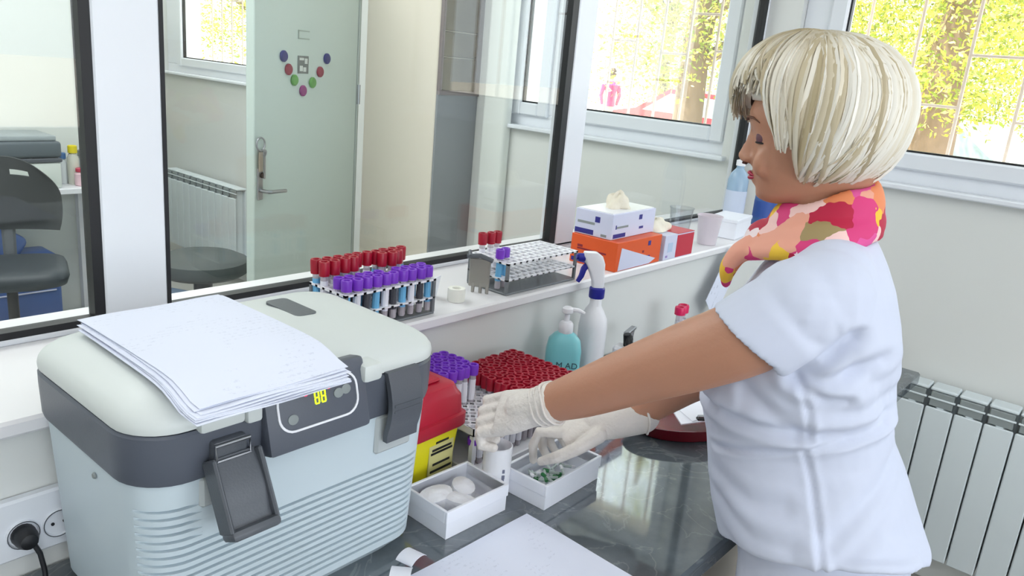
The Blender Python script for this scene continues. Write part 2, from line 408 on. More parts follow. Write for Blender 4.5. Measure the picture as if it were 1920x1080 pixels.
def lid_z(x, y):
    dx = max(0, abs(x)-.14)/.075; dy = max(0, abs(y)-.062)/.085
    q = min(1, math.hypot(dx, dy))
    return .294+.034*math.sqrt(max(0, 1-q*q))+.003*(1-min(1, (x/.2)**2+(y/.15)**2))
for i in range(7):
    da = R(random.uniform(-2.2, 2.2)) if i < 6 else R(.5)
    ox, oy = (-.070+.0035*(i-6)*.4+random.uniform(-.003, .003), -.029-(6-i)*.004+random.uniform(-.002, .002))
    def fn(u, v, da=da, ox=ox, oy=oy, i=i):
        px, py = (u-.5)*.184, (v-.5)*.285
        x = ox+px*math.cos(da)-py*math.sin(da); y = oy+px*math.sin(da)+py*math.cos(da)
        yy = max(-.163, y)
        zz = lid_z(max(-.2, min(.2, x*.8)), max(-.125, min(.1, yy*.75)))
        if y > .08: zz = max(zz, lid_z(x*.8, .06)-(y-.08)*.10)
        if y < -.12: zz = max(zz-(abs(y)-.12)*.12, .314)
        return (x, y, zz+.0032+.0011*i+.0006*math.sin(9*u+i))
    sh = obj('paper_sheet', B().sheet(fn, 12, 16, .0005), ptxt, loc=(cx, cy, .87), smooth=60)
    tag(sh, 'top handwritten paper sheet of the pile on the cooler lid' if i == 6 else 'white paper sheet under the top sheet on the cooler lid', 'paper', 'papers piled on the cooler box')
# ================================================================ sample tubes and racks
VIAL = mk('vial_plastic', '#e6dfe8', .15, var=.03, Alpha=.55)
BLOOD = mk('blood_dark', '#3a0a12', .25)
LABW = mk('tube_label_white', '#e9e9f2', .6); LABB = mk('tube_label_blue', '#6db4e0', .6); LABG = mk('tube_label_dark', '#41424a', .5)
PINK = mk('pink_cap', '#e01a5e', .35, var=.12, vscale=70)
def tube_proto(capm, labm, h, blood=True):
    t = thing('sample_tube', 'x', 'test tube', (0, 0, -5))
    obj('vial', B().lathe([(.002, 0), (.0055, .002), (.0063, .006), (.0063, h-.012)], 10, cap=(1, 0)), VIAL, t)
    if blood: obj('blood', B().lathe([(.003, .0015), (.0056, .006), (.0056, h*.5)], 8), BLOOD, t)
    obj('paper_label', B().lathe([(.0066, h*.22), (.0066, h*.68)], 10, cap=(0, 0)), labm, t)
    ch = .026 if capm is RED else .020
    obj('cap', B().lathe([(.0066, h-ch), (.0094, h-ch+.001), (.0098, h-.003), (.0090, h), (.0058, h), (.0052, h-.0035), (.001, h-.0035)], 12), capm, t, smooth=40)
    return t
PT = {}
def tube(kind, x, y, z, label, group, tilt=0):
    if kind not in PT:
        c, l, h, bl = dict(red=(RED, LABW, .105, True), red2=(RED, LABB, .105, True), purple=(PURPLE, LABW, .086, True), purple2=(PURPLE, LABB, .086, True), purple3=(PURPLE, LABG, .086, True), pink=(PINK, LABW, .11, False))[kind]
        PT[kind] = tube_proto(c, l, h, bl); t = PT[kind]
    else: t = copy_tree(PT[kind])
    t.location = (x, y, z); t['label'] = label; t['group'] = group
    t.rotation_euler = (random.uniform(-.03, .03)+tilt, random.uniform(-.03, .03), random.uniform(0, 6))
    return t
def rack(label, x0, x1, y0, y1, z, levels, nx, ny, mat=WHITE):
    t = thing('tube_rack', label, 'rack', (x0, y0, z))
    L, W = x1-x0, y1-y0
    for i, (zz, th) in enumerate(levels):
        q = B(); px, py = L/nx, W/ny; bw = .0032
        for k in range(nx+1): q.box(k*px-(bw if 0 < k < nx else 0 if k == 0 else 2*bw), k*px+(bw if 0 < k < nx else 2*bw if k == 0 else 0), 0, W, zz, zz+th)
        for k in range(ny+1): q.box(0, L, k*py-(bw if 0 < k < ny else 0 if k == 0 else 2*bw), k*py+(bw if 0 < k < ny else 2*bw if k == 0 else 0), zz, zz+th-.0002)
        obj('top_plate' if i == len(levels)-1 else 'middle_plate', q, mat, t)
    obj('base_plate', B().box(0, L, 0, W, 0, .004, .001), GREYR, t)
    zt_ = levels[-1][0]
    for xx in (0, L-.006):
        for yy in (0, W-.006): obj('post', B().box(xx, xx+.006, yy, yy+.006, .004, zt_), GREYR, t)
    return t
GREYR = mk('rack_grey_plastic', '#6f7377', .4)
LZ = 1.0905
rack('white tube rack full of red and purple tubes on the ledge behind the cooler', .785, .992, 1.0, 1.10, LZ, [(.030, .003), (.064, .004)], 10, 5)
g = 'tubes in the rack behind the cooler'
for i in range(10):
    x = .785+.0207*(i+.5)
    for r, yy in enumerate((1.09, 1.07)):
        if (i, r) in ((5, 1), (4, 1), (9, 1)): continue
        tube('red' if (i+r) % 3 else 'red2', x, yy, LZ+.005, 'red-capped blood tube in the rack on the ledge behind the cooler', g)
    for r, yy in enumerate((1.03, 1.01)):
        if (i, r) in ((5, 0),): continue
        tube(('purple', 'purple2', 'purple3')[(i*2+r) % 3], x, yy, LZ+.005, 'purple-capped blood tube in the rack on the ledge behind the cooler', g)
rack('mostly empty white tube rack on the ledge beside the orange glove box', 1.195, 1.435, 1.0, 1.112, LZ, [(.030, .003), (.064, .004)], 12, 5)
g = 'tubes in the mostly empty rack'
for x, yy in ((1.225, 1.10), (1.246, 1.10), (1.266, 1.10)): tube('red', x, yy, LZ+.005, 'one of three red-capped tubes in the mostly empty rack', g)
for x, yy in ((1.205, 1.034), (1.225, 1.034)): tube('purple2', x, yy, LZ+.005, 'one of two purple-capped tubes in the mostly empty rack', g)

# big rack on the worktop behind the hands
x0, x1, y0, y1, zc = .905, 1.195, .800, .985, .8705
t = thing('tube_tray', 'wide white perforated tube tray with red and purple tubes on the worktop', 'rack', (x0, y0, zc))
L, W, zp = x1-x0, y1-y0, .086
nx, ny = 16, 10; px, py = L/nx, W/ny; q = B(); rad = .0066
for i in range(nx):
    for j in range(ny):
        cx_, cy_ = (i+.5)*px, (j+.5)*py; n = 8
        outer = []; inner = []; low = []
        for k in range(n):
            a = 2*math.pi*k/n+math.pi/8; c_, s_ = math.cos(a), math.sin(a)
            m_ = max(abs(c_)/(px/2), abs(s_)/(py/2)); outer.append((cx_+c_/m_, cy_+s_/m_, zp)); inner.append((cx_+rad*c_, cy_+rad*s_, zp)); low.append((cx_+rad*c_, cy_+rad*s_, zp-.012))
        q.loft([outer, inner, low], (0, 0))
q.box(0, L, 0, .002, zp-.014, zp).box(0, L, W-.002, W, zp-.014, zp).box(0, .002, 0, W, zp-.014, zp).box(L-.002, L, 0, W, zp-.014, zp).box(0, L, 0, W, zp-.0142, zp-.0125)
obj('top_plate', q, WHITE, t, smooth=None)
obj('base_plate', B().box(-.004, L+.004, -.014, W+.006, 0, .012, .002), WHITE, t)
for xx in (0, L-.008):
    for yy in (0, W-.008): obj('post', B().box(xx, xx+.008, yy, yy+.008, .012, zp-.012), WHITE, t)
g = 'red tubes in the perforated tray'
for i in range(9):
    for j in range(9):
        tube('red' if (i+j) % 4 else 'red2', 1.038+i*.0180, .811+j*.0180, .884, 'red-capped tube in the dense red block of the perforated tray', g)
g = 'purple tubes in the perforated tray'
for i in range(5):
    for j in range(5):
        o_ = tube('purple', .912+i*.018, .885+j*.0180, .942, 'purple-capped tube in the purple block between cooler and red caps', g)
g = 'purple tubes lying low under the tray edge'
for i in range(8):
    o_ = tube('purple', .915+i*.0172, .808, .883, 'purple-capped tube standing under the front edge of the perforated tray', g); o_.scale = (1, 1, .62)
for x, y in ((1.79, .905), (1.818, .91)): tube('pink', x, y, .8705, 'bright pink-capped tube showing just above the forearm', 'pink tubes behind the forearm').scale = (1.5, 1.5, 1.06)

# ================================================================ sharps bin
t = thing('sharps_bin', 'yellow sharps bin with red lid between the cooler and the tube tray', 'sharps bin', (.832, .872, .8705), R(2))
YEL = mk('yellow_plastic', '#e3d81e', .4, var=.05); REDL = mk('red_lid', '#b11230', .35, var=.08)
obj('bin', B().loft([rr(0, 0, .050, .050, .014, z, 4) if z < .001 else rr(0, 0, .050+.008*z/.1, .050+.008*z/.1, .014, z, 4) for z in (0, .05, .098)]), YEL, t)
obj('lid', B().loft([rr(0, 0, h, h, .016, z, 4) for z, h in ((.096, .064), (.099, .066), (.118, .066), (.120, .061), (.150, .059), (.156, .055), (.168, .050), (.170, .046))]), REDL, t)
obj('flap', B().box(-.02, .03, -.03, .03, .170, .176, .003), REDL, t)
lab = obj('bin_label', B().box(-.015, .042, -.0560, -.0535, .012, .085), mk('bin_label', '#cfc98a', .6), t)
q = B()
for zz, w in ((.078, .03), (.066, .045), (.060, .05), (.040, .04), (.028, .05), (.018, .05)): q.box(.014-w/2, .014+w/2, -.0566, -.0558, zz-.002, zz+.002)
obj('label_print', q, BLACK, lab)

# ================================================================ bottles
t = thing('spray_bottle', 'white spray bottle with blue trigger and collar against the low wall', 'spray bottle', (1.425, .93, .8705), R(50))
obj('bottle', B().lathe([(.034, 0), (.037, .004), (.037, .13), (.034, .15), (.024, .168), (.0155, .18), (.0145, .205)], 24, sx=1.12, sy=.85), WHITE, t)
BLUE = mk('blue_plastic', '#1d1f8f', .35)
obj('collar', B().lathe([(.0165, .197), (.0175, .199), (.0175, .219), (.015, .222)], 16), BLUE, t)
hd = B(); 
rings = []
for y, zc_, hh, ww in ((-.026, .249, .030, .010), (-.012, .256, .040, .012), (.0, .262, .047, .0125), (.012, .285, .026, .0115), (.03, .297, .016, .0095), (.046, .300, .012, .008)):
    rings.append([(ww*math.cos(a), y, zc_-.0+hh*.5*math.sin(a)*1.7) for a in [2*math.pi*k/10 for k in range(10)]])
rings = []
for zz, yc, hy in ((.218, 0, .013), (.235, .001, .014), (.255, .006, .017), (.275, .012, .022), (.292, .019, .022), (.300, .024, .015)):
    rings.append([(x, y, z_) for x, y, z_ in rr(0, yc, .0105, hy, .006, zz, 3)])
obj('spray_head', hd.loft(rings), WHITE, t)
obj('nozzle', B().cyl((0, .036, .288), (0, .052, .288), .009).cyl((0, .05, .288), (0, .056, .288), .006), BLUE, t)
obj('trigger', B().tube([(0, .026, .276), (0, .036, .262), (0, .040, .245), (0, .047, .232)], [.007, .0075, .0065, .005], 8), BLUE, t)

t = thing('pump_bottle', 'turquoise lotion bottle with white pump behind the red caps', 'pump bottle', (1.315, .925, .8705), R(-50))
TURQ = mk('turquoise_plastic', '#83cfd6', .3, var=.03)
bo = obj('bottle', B().loft([rr(0, 0, a, c_, min(a, c_)*.75, z, 5) for z, a, c_ in ((0, .034, .022), (.004, .037, .025), (.10, .038, .026), (.122, .034, .024), (.134, .024, .019), (.14, .014, .014))]), TURQ, t)
obj('collar', B().lathe([(.0145, .138), (.0155, .14), (.0155, .158), (.012, .163), (.006, .165), (.0055, .182)], 16), WHITE, t)
obj('pump_head', B().lathe([(.010, .182), (.012, .184), (.012, .193), (.008, .196)], 14).tube([(0, 0, .190), (.022, 0, .190), (.036, 0, .184)], [.006, .005, .004], 8), WHITE, t)
text('lettering', 'M AD', .019, mk('grey_print', '#3d5a66', .5), bo, (.008, -.0262, .072), (R(90), 0, 0))
q = B().box(-.01, .02, -.0264, -.0258, .03, .036); obj('printed_bar', q, mk('blue_print', '#4c86b8', .5), bo)

t = thing('tape_dispenser', 'small chrome and black clip tool on the worktop beside the spray bottle', 'clip tool', (1.56, .93, .8705), R(15))
obj('holder', B().box(-.022, .022, -.016, .016, 0, .055, .006), WHITE, t)
obj('coil', B().tube([(.0+.014*math.cos(a), -.018, .066+.014*math.sin(a)) for a in [k*math.pi/8 for k in range(17)]], .005), BLACK, t)
obj('grip', B().tube([(0, -.01, .085), (.004, -.015, .062), (0, -.012, .04)], [.009, .012, .008], 10), BLACK, t)
obj('arm', B().box(.01, .072, -.012, .002, .078, .086, .002).tube([(.07, -.005, .08), (.06, -.005, .05)], .004), STEEL, t)
# ================================================================ small boxes and papers on the worktop
CARD = mk('white_card', '#eceef6', .5, var=.02)
def open_box(t, L, W, h, th=.003):
    q = B()
    q.box(0, L, 0, W, 0, th)
    for a in ((0, L, 0, th), (0, L, W-th, W), (0, th, th, W-th), (L-th, L, th, W-th)): q.box(*a, th, h)
    obj('tray', q, CARD, t)
    r = B(); e = .002
    for a in ((-e, L+e, -e, th), (-e, L+e, W-th, W+e), (-e, th, th, W-th), (L-th, L+e, th, W-th)): r.box(*a, h*.58, h+.002, .0008)
    obj('rim', r, CARD, t)
t = thing('open_box', 'low white card box holding cotton pads beside the cooler', 'box', (.742, .694, .8705), R(-2))
open_box(t, .128, .092, .044)
FLUFF = mk('cotton', '#f2f3fa', .9, var=.02, bump=.5, bscale=60)
for i, (x, y, z, r, lab) in enumerate(((.035, .06, .022, .040, 'rounded cotton wad at the back of the white box'), (.085, .05, .022, .034, 'flat cotton wad at the right of the white box'), (.055, .03, .020, .036, 'white cotton wad at the front of the box by the cooler'))):
    q = B()
    q.lathe([(r*.2*1, -.012), (r*.75, -.010), (r*.82, 0), (r*.75, .012), (r*.3, .016)], 16, sx=1, sy=.7)
    tag(obj('cotton_wad', q, FLUFF, loc=(.742+x, .694+y, .873+z), rot=(.05*i, -.05, i)), lab, 'cotton', 'cotton in the white box')
t = thing('open_box', 'low white card box full of green-capped needles under the gloved hands', 'box', (.916, .647, .8705), R(1))
open_box(t, .153, .088, .042)
GRN = mk('green_cap', '#2f7d48', .35, var=.1); CLR = mk('clear_sheath', '#d7e3e0', .2, Alpha=.75)
NM = Matrix.Translation((0, .014, 0)) @ Matrix.Rotation(R(90), 4, 'X') @ Matrix.Scale(.68, 4)
for i in range(26):
    t = thing('needle', 'small sheathed needle with green cap lying in the white box', 'needle', (.945+random.uniform(0, .094), .668+random.uniform(0, .046), .884+random.uniform(0, .016)), random.uniform(0, 6.28), 'needles in the white box')
    t.rotation_euler.x = random.uniform(-.35, .35)
    obj('sheath', B().lathe([(.0018, 0), (.0034, .003), (.0038, .028)], 8, m=NM), CLR, t)
    obj('hub', B().lathe([(.0042, .026), (.0046, .028), (.0046, .04), (.003, .042)], 8, m=NM), GRN if i % 3 else WHITE, t)
t = thing('specimen_cup', 'tall white plastic pot with printed label held by the near hand', 'pot', (.894, .735, .8705), R(-40))
obj('pot', B().lathe([(.021, 0), (.0225, .002), (.0235, .078), (.0235, .088), (.022, .089), (.021, .082), (.020, .006), (.002, .005)], 24), WHITE, t)
q = B()
for k, (zz, w) in enumerate(((.052, .004), (.042, .005), (.036, .004), (.026, .005), (.02, .004))): q.box(.008-w/2, .008+w/2, -.0226, -.0215, zz-.0035, zz+.0028)
obj('label_print', q, mk('pot_print', '#75788c', .6), t)
docm = bpy.data.materials.new('printed_form'); docm.use_nodes = True; written(docm, 160, 34, R(0), .16)
def flat(u, v): return (-.297*(1-u), -.21*(1-v), .0006+.002*math.sin(3*u+2*v)**2)
tag(obj('form_sheet', B().sheet(flat, 12, 8, .0004), docm, loc=(.885, .657, .8708), rot=(0, 0, R(-2.0)), smooth=60), 'printed form sheet lying flat on the worktop in front', 'paper')
for i, (x, y, a, lab) in enumerate(((.664, .683, 10, 'curled white paper slip beside the foot of the cooler'), (.628, .664, 40, 'smaller curled white slip at the bottom edge of the picture'))):
    def fn(u, v): return (.018*math.sin((u-.5)*2.4), -.028*v+.014, .014+.010*math.cos((u-.5)*2.4)-.006)
    tag(obj('paper_slip', B().sheet(fn, 10, 3, .0006), PAPER, loc=(x, y, .8712), rot=(0, 0, R(a)), smooth=60), lab, 'paper slip', 'curled slips')
t = thing('red_dish', 'shallow dark red oval dish with papers behind the forearm', 'dish', (1.40, .645, .8705), R(-25))
DRED = mk('dark_red_plastic', '#6d0a1c', .25, var=.1)
obj('dish', B().lathe([(.7, 0), (.85, .003), (1.0, .03), (1.02, .032), (.97, .031), (.83, .008), (.02, .007)], 32, m=Matrix.Diagonal((.15, .085, 1, 1))), DRED, t)
tag(obj('folded_paper', B().box(-.05, .05, -.022, .022, 0, .003).box(-.03, .06, -.012, .03, .0032, .005, 0, 1, Matrix.Rotation(.3, 4, 'Z')), PAPER, loc=(1.395, .63, .902), rot=(R(14), R(-6), R(-35))), 'folded white paper lying in the dark red dish', 'paper')
t = thing('metal_clip', 'black and silver clip resting in the dark red dish', 'clip', (1.385, .600, .905), R(-40))
obj('spring', B().box(-.03, .03, -.006, .006, 0, .006, .002), BLACK, t)
obj('jaw', B().box(-.028, .034, -.004, .004, .006, .010, .001).cyl((.02, -.008, .008), (.02, .008, .008), .003), STEEL, t)

# wall sheet
calm = bpy.data.materials.new('printed_notice'); calm.use_nodes = True; written(calm, 90, 22, R(45), .35)
q = B().box(0, .10, -.0006, .0006, 0, .20)
tag(obj('notice_sheet', q, calm, loc=(2.03, .955, .95), rot=(R(-4), R(45), 0)), 'printed notice sheet leaning askew on the low wall behind the shoulder', 'notice')

# ================================================================ trunking, sockets, plug
struct('trim_11', B().box(-2, .80, .984, .9995, .902, .984, .003), PVC)
for i, (x, lab) in enumerate(((.2855, 'white wall socket with black plug left of the cooler'), (.3265, 'empty white wall socket half hidden by the cooler'))):
    t = thing('wall_socket', lab, 'socket', (x, .984, .936))
    rm = Matrix.Rotation(R(90), 4, 'X')
    obj('plate', B().lathe([(.0192, 0), (.0192, .003), (.0182, .004), (.0178, .004), (.0172, .0035), (.0165, .001), (.002, .0006)], 28, m=rm), PVC, t)
    obj('rim', B().lathe([(.0186, .0032), (.0186, .0046), (.0176, .0046), (.0176, .0032)], 28, cap=(0, 0), m=rm), DGREY, t)
    if i:
        for sx in (-.007, .007): obj('hole', B().lathe([(.0022, 0), (.0022, .0115)], 10, m=Matrix.Translation((sx, 0, 0)) @ rm @ Matrix.Scale(.18, 4, (0, 0, 1))), BLACK, t)
t = thing('power_plug', 'black plug and cable in the wall socket left of the cooler', 'plug', (.2855, .984, .936))
obj('plug_body', B().lathe([(.013, -.008), (.0145, .002), (.0135, .016), (.010, .024), (.003, .026)], 16, m=Matrix.Rotation(R(90), 4, 'X')), BLACK, t)
obj('cable', B().tube([(.004, -.020, -.003), (.010, -.024, -.02), (.013, -.026, -.045), (.012, -.03, -.0590), (.004, -.05, -.0622), (-.03, -.09, -.0622)], .0032, 8), BLACK, t)

# ================================================================ things on the ledge
ORG = mk('orange_card', '#e4591f', .45, var=.04); NAVY = mk('navy_print', '#2a2a86', .5); LAV = mk('pale_card', '#d5d8ee', .45, var=.03); CRM = mk('cream_latex', '#ece4d2', .6, bump=.3, bscale=70)
DPR = mk('dark_red_print', '#8a1a2c', .5)
def prints(parent, items, L, W):
    for n, (face, u0, u1, z0, z1, m) in enumerate(items):
        q = B()
        if face == 'f': q.box(u0, u1, -.0006, .0004, z0, z1)
        else: q.box(-.0006, .0004, u0, u1, z0, z1)
        obj('print', q, m, parent)
t = thing('glove_box', 'orange cardboard glove box at the bottom of the pile on the ledge', 'box', (1.575, .985, LZ), R(1))
obj('carton', B().box(0, .213, 0, .135, 0, .072, .001), ORG, t)
obj('white_panel', B().add([(.012, -.0008, .002), (.16, -.0008, .002), (.19, -.0008, .012), (.02, -.0008, .058), (.012, .0004, .002), (.16, .0004, .002), (.19, .0004, .012), (.02, .0004, .058)], [(0, 1, 2, 3), (7, 6, 5, 4), (0, 4, 5, 1), (1, 5, 6, 2), (2, 6, 7, 3), (3, 7, 4, 0)]), LAV, t)
prints(t, [('f', .02, .095, .005, .012, NAVY), ('f', .04, .08, .034, .041, RADG), ('f', .03, .034, .036, .044, NAVY), ('f', .145, .158, .050, .062, NAVY), ('f', .125, .16, .018, .024, NAVY), ('f', .12, .128, .034, .04, DPR), ('s', .03, .115, .036, .040, DPR), ('s', .10, .115, .042, .048, DPR), ('s', .04, .06, .03, .035, DPR), ('s', .05, .13, .004, .014, NAVY)], .213, .135)
t = thing('glove_box', 'white and navy tissue glove box on top of the orange box', 'box', (1.583, 1.012, LZ+.0725), R(2))
obj('carton', B().box(0, .208, 0, .108, 0, .062, .001), LAV, t)
obj('lid_panel', B().box(.004, .204, .004, .104, .0618, .064), WHITE, t)
prints(t, [('f', .008, .065, .003, .013, NAVY), ('f', .02, .075, .026, .031, RADG), ('f', .016, .02, .025, .035, NAVY), ('f', .125, .14, .040, .052, NAVY), ('f', .13, .15, .016, .022, NAVY), ('s', .052, .106, .003, .015, NAVY), ('s', .05, .10, .028, .034, RADG), ('s', .036, .05, .036, .05, NAVY), ('s', .014, .03, .004, .01, RADG)], .208, .108)
def blob(name, loc, rx, ry, rz, mat, lab, cat, group=None, amp=.18, sd=1):
    rnd = random.Random(sd); ph = [rnd.uniform(0, 6) for _ in range(6)]
    def fn(u, v):
        a = u*2*math.pi; e = (v*.5)*math.pi
        k = 1+amp*math.sin(3*a+ph[0])*math.cos(4*e+ph[1])+amp*.6*math.sin(5*a+ph[2]+3*e)
        return (rx*k*math.cos(a)*math.cos(e), ry*k*math.sin(a)*math.cos(e), rz*k*math.sin(e))
    q = B(); n, m_ = 28, 12
    q.grid(fn, n, m_)
    q.f.append(tuple(i*(m_+1) for i in range(n)))
    return tag(obj(name, q, mat, loc=loc, smooth=80), lab, cat, group)
blob('pulled_glove', (1.678, 1.065, LZ+.1362), .036, .026, .036, CRM, 'crumpled off-white glove puffing out of the white box', 'glove', sd=3)
t = thing('glove_box', 'opened white and red glove box right of the orange box', 'box', (1.802, .985, LZ), R(0))
obj('carton', B().box(0, .152, 0, .115, 0, .066, .001), LAV, t)
obj('red_panel', B().box(.062, .152, -.0008, .0004, .002, .062).box(.062, .153, -.0008, .115, .0655, .0668), mk('red_card', '#c5263f', .45, var=.06), t)
prints(t, [('f', .082, .13, .036, .056, LAV), ('f', .08, .14, .028, .031, LAV), ('f', .08, .12, .014, .02, mk('pink_print', '#e9808f', .5)), ('f', .018, .042, .02, .045, mk('lightblue_print', '#b9cbe6', .5)), ('f', .01, .02, .006, .012, mk('lilac_print', '#9b86c9', .5))], .152, .115)
blob('pulled_glove', (1.845, 1.045, LZ+.0672), .058, .03, .030, CRM, 'crumpled cream gloves bulging from the red and white box', 'glove', sd=5, amp=.14)
for i, (x, y, h, r, lab) in enumerate(((2.055, 1.085, .105, .034, 'tall clear plastic cup on the ledge behind the red box'), (2.13, 1.03, .085, .036, 'milky white plastic cup in front of the clear cup on the ledge'))):
    q = B().lathe([(r*.75, 0), (r*.77, .002), (r, h), (r+.002, h), (r+.002, h-.003), (r-.002, h-.003), (r*.72, .004), (.002, .004)], 24)
    tag(obj('plastic_cup', q, CLEAR if i == 0 else mk('milky_plastic', '#eadfe6', .3, Alpha=.8), loc=(x, y, LZ)), lab, 'cup', 'plastic cups on the ledge')
tag(obj('white_carton', B().box(-.075, .075, -.045, .045, 0, .06, .002).box(-.077, .077, -.047, .047, .05, .062, .002), CARD, loc=(2.335, 1.06, LZ), rot=(0, 0, R(8))), 'small plain white carton at the window end of the ledge', 'box')
BLT = mk('blue_bottle', '#4f74b4', .2, var=.15, vscale=25, Alpha=.9); LBL = mk('light_blue_bottle', '#a7c3dd', .2, var=.1, Alpha=.8)
for i, (x, y, m, h, r, lab) in enumerate(((2.50, 1.13, LBL, .22, .034, 'pale clear-blue bottle with label in the window corner of the ledge'), (2.615, 1.07, BLT, .16, .038, 'squat deep-blue bottle at the window end of the ledge'))):
    t = thing('bottle', lab, 'bottle', (x, y, LZ), 0, 'blue bottles in the corner')
    obj('bottle_body', B().lathe([(r*.9, 0), (r, .004), (r, h*.7), (r*.8, h*.8), (r*.38, h*.88), (r*.36, h*.93)], 20), m, t)
    obj('bottle_cap', B().lathe([(r*.45, h*.92), (r*.45, h), (r*.3, h+.002)], 16), BLUE if i else WHITE, t)
    obj('bottle_label', B().lathe([(r+.0006, h*.2), (r+.0006, h*.55)], 20, cap=(0, 0)), mk('bottle_label', '#c9d2e6' if i == 0 else '#3a5aa6', .5), t)
tag(obj('tape_roll', B().lathe([(.017, 0), (.0175, .002), (.0175, .024), (.017, .026), (.009, .026), (.0085, .024), (.0085, .002)], 24), mk('cream_tape', '#ecebe2', .6), loc=(1.085, 1.035, LZ)), 'small cream tape roll standing between the two ledge racks', 'tape')
t = thing('tissue_stand', 'small white folded card stand behind the tape roll on the ledge', 'card', (1.06, 1.075, LZ), R(20))
obj('card_leaf', B().box(-.014, .014, -.001, .001, 0, .045, 0, 1, Matrix.Rotation(R(10), 4, 'X')), CARD, t)
obj('card_foot', B().box(-.014, .014, .0, .018, 0, .001), CARD, t)
t = thing('clamp', 'dull grey metal clamp stand beside the mostly empty rack', 'clamp', (1.165, 1.05, LZ), R(30))
GRM = mk('dull_metal', '#9a9791', .4, .6)
obj('plate', B().box(-.003, .003, -.022, .022, .012, .072, .002), GRM, t)
for yy in (-.018, -.004, .012): obj('prong', B().cyl((0, yy, 0), (0, yy, .02), .0035, .004), GRM, t)
obj('top_bar', B().tube([(0, -.026, .07), (0, 0, .078), (0, .028, .074)], .005).cyl((-.006, .02, .076), (.012, .026, .082), .004), DGREY, t)
# ================================================================ the room behind the glass
# cream pier with a brown glazed slit beside it
struct('trim_12', B().box(2.50, XW, 2.60, 3.09, 0, 2.9, .004), CREAM)
struct('trim_13', B().box(2.70, XW, 2.36, 2.50, 0, 2.9, .02, 3), WALL2)
BRN = mk('brown_tile', '#6f675b', .15, var=.25, vscale=8); 
sl = bpy.data.objects.new('window_7', None); COL.objects.link(sl); sl['kind'] = 'structure'
GRYP = mk('grey_panel', '#8f9296', .5, var=.06, vscale=3)
obj('lower_panel', B().box(2.505, XW-.001, 2.588, 2.599, 0, 1.39), GRYP, sl)
obj('frame', B().box(2.505, XW-.001, 2.580, 2.599, 1.39, 1.41).box(2.505, 2.52, 2.582, 2.599, 1.41, 2.9).box(2.735, 2.759, 2.582, 2.599, 1.41, 2.9), mk('mauve_frame', '#8a7f80', .5), sl)
for z0, z1 in ((1.41, 1.55), (1.555, 1.66), (1.665, 1.9), (1.905, 2.3), (2.305, 2.88)):
    obj('tile', B().box(2.521, 2.734, 2.588, 2.598, z0, z1, .003), BRN, sl)
# open door leaf
hx, hy = 2.46, 3.085
ang = math.atan2(2.8-3.08, 1.73-2.46)
DOORM = mk('door_enamel', '#c6d3cd', .25, var=.03, vscale=2)
dr = bpy.data.objects.new('door_1', None); COL.objects.link(dr); dr['kind'] = 'structure'; dr.location = (hx, hy, 0); dr.rotation_euler = (0, 0, ang)
# local x along the leaf, local +y faces the camera side
obj('leaf', B().box(.02, .78, -.04, 0, .01, 2.05, .003), DOORM, dr)
obj('hinge_stile', B().box(0, .018, -.045, .004, .0, 2.1, .002), mk('door_edge', '#aab3ae', .4), dr)
for zz in (.3, 1.3, 1.8): obj('hinge', B().cyl((.012, .008, zz), (.012, .008, zz+.09), .008), STEEL, dr)
h = obj('handle_plate', B().box(.73, .765, 0, .006, .93, 1.06, .003), STEEL, dr)
obj('handle', B().tube([(.748, .0, .968), (.748, .045, .968), (.74, .05, .968), (.64, .05, .962)], .008), STEEL, h)
obj('lock', B().lathe([(.012, 0), (.010, .012), (.003, .013)], 14, m=Matrix.Translation((.74, .0, 1.03)) @ Matrix.Rotation(R(-90), 4, 'X')), BLACK, h)
def on_door(name, u, z, b, mat, lab, cat, group=None):
    m = Matrix.Translation((hx, hy, 0)) @ Matrix.Rotation(ang, 4, 'Z') @ Matrix.Translation((u, .001, z)) @ Matrix.Rotation(R(-90), 4, 'X')
    o = obj(name, b, mat, smooth=40); o.matrix_world = m; return tag(o, lab, cat, group)
MB_, MR_, MG_, MP_ = mk('magnet_blue', '#20206e', .4), mk('magnet_red', '#8a1030', .4), mk('magnet_green', '#5c9a44', .4), mk('magnet_purple', '#8a2a72', .4)
for u, z, m, lab in ((.598, 1.498, MB_, 'dark blue round magnet at the left top of the door V'), (.564, 1.447, MR_, 'dark red round magnet on the left arm of the door V'), (.523, 1.405, MG_, 'green round magnet on the left arm of the door V'), (.461, 1.362, MP_, 'purple round magnet at the point of the door V'), (.391, 1.396, MG_, 'green round magnet on the right arm of the door V'), (.335, 1.442, MR_, 'dark red round magnet on the right arm of the door V'), (.284, 1.499, MB_, 'dark blue round magnet at the right top of the door V')):
    on_door('magnet', u, z, B().lathe([(.023, 0), (.023, .006), (.019, .010), (.002, .011)], 18), m, lab, 'magnet', 'round magnets on the door')
q = on_door('picture_card', .46, 1.468, B().box(-.038, .038, -.036, .036, 0, .002), mk('card_grey', '#6d706e', .5, var=.5, vscale=40), 'small grey picture card in the middle of the door magnets', 'picture')
for a in ((-.030, -.010, -.026, -.004), (-.004, .028, -.028, -.018), (.004, .026, .004, .026), (-.02, .0, .010, .028)):
    obj('card_motif', B().box(a[0], a[1], a[2], a[3], .002, .0028), mk('card_light', '#cfd3cf', .5), q)
q = on_door('door_tag', .457, 1.588, B().box(-.04, .04, -.018, -.013, 0, .002).box(-.04, .04, .013, .018, 0, .002).box(.035, .04, -.018, .018, 0, .002), mk('tag_grey', '#9aa59c', .5), 'empty grey label holder on the door above the magnets', 'label holder')
t = thing('key_bunch', 'bunch of keys on a ring hanging at the door edge', 'keys', (hx+.757*math.cos(ang)+.012*-math.sin(ang)*-1, hy+.757*math.sin(ang)-.012*math.cos(ang)*-1, 1.156), ang)
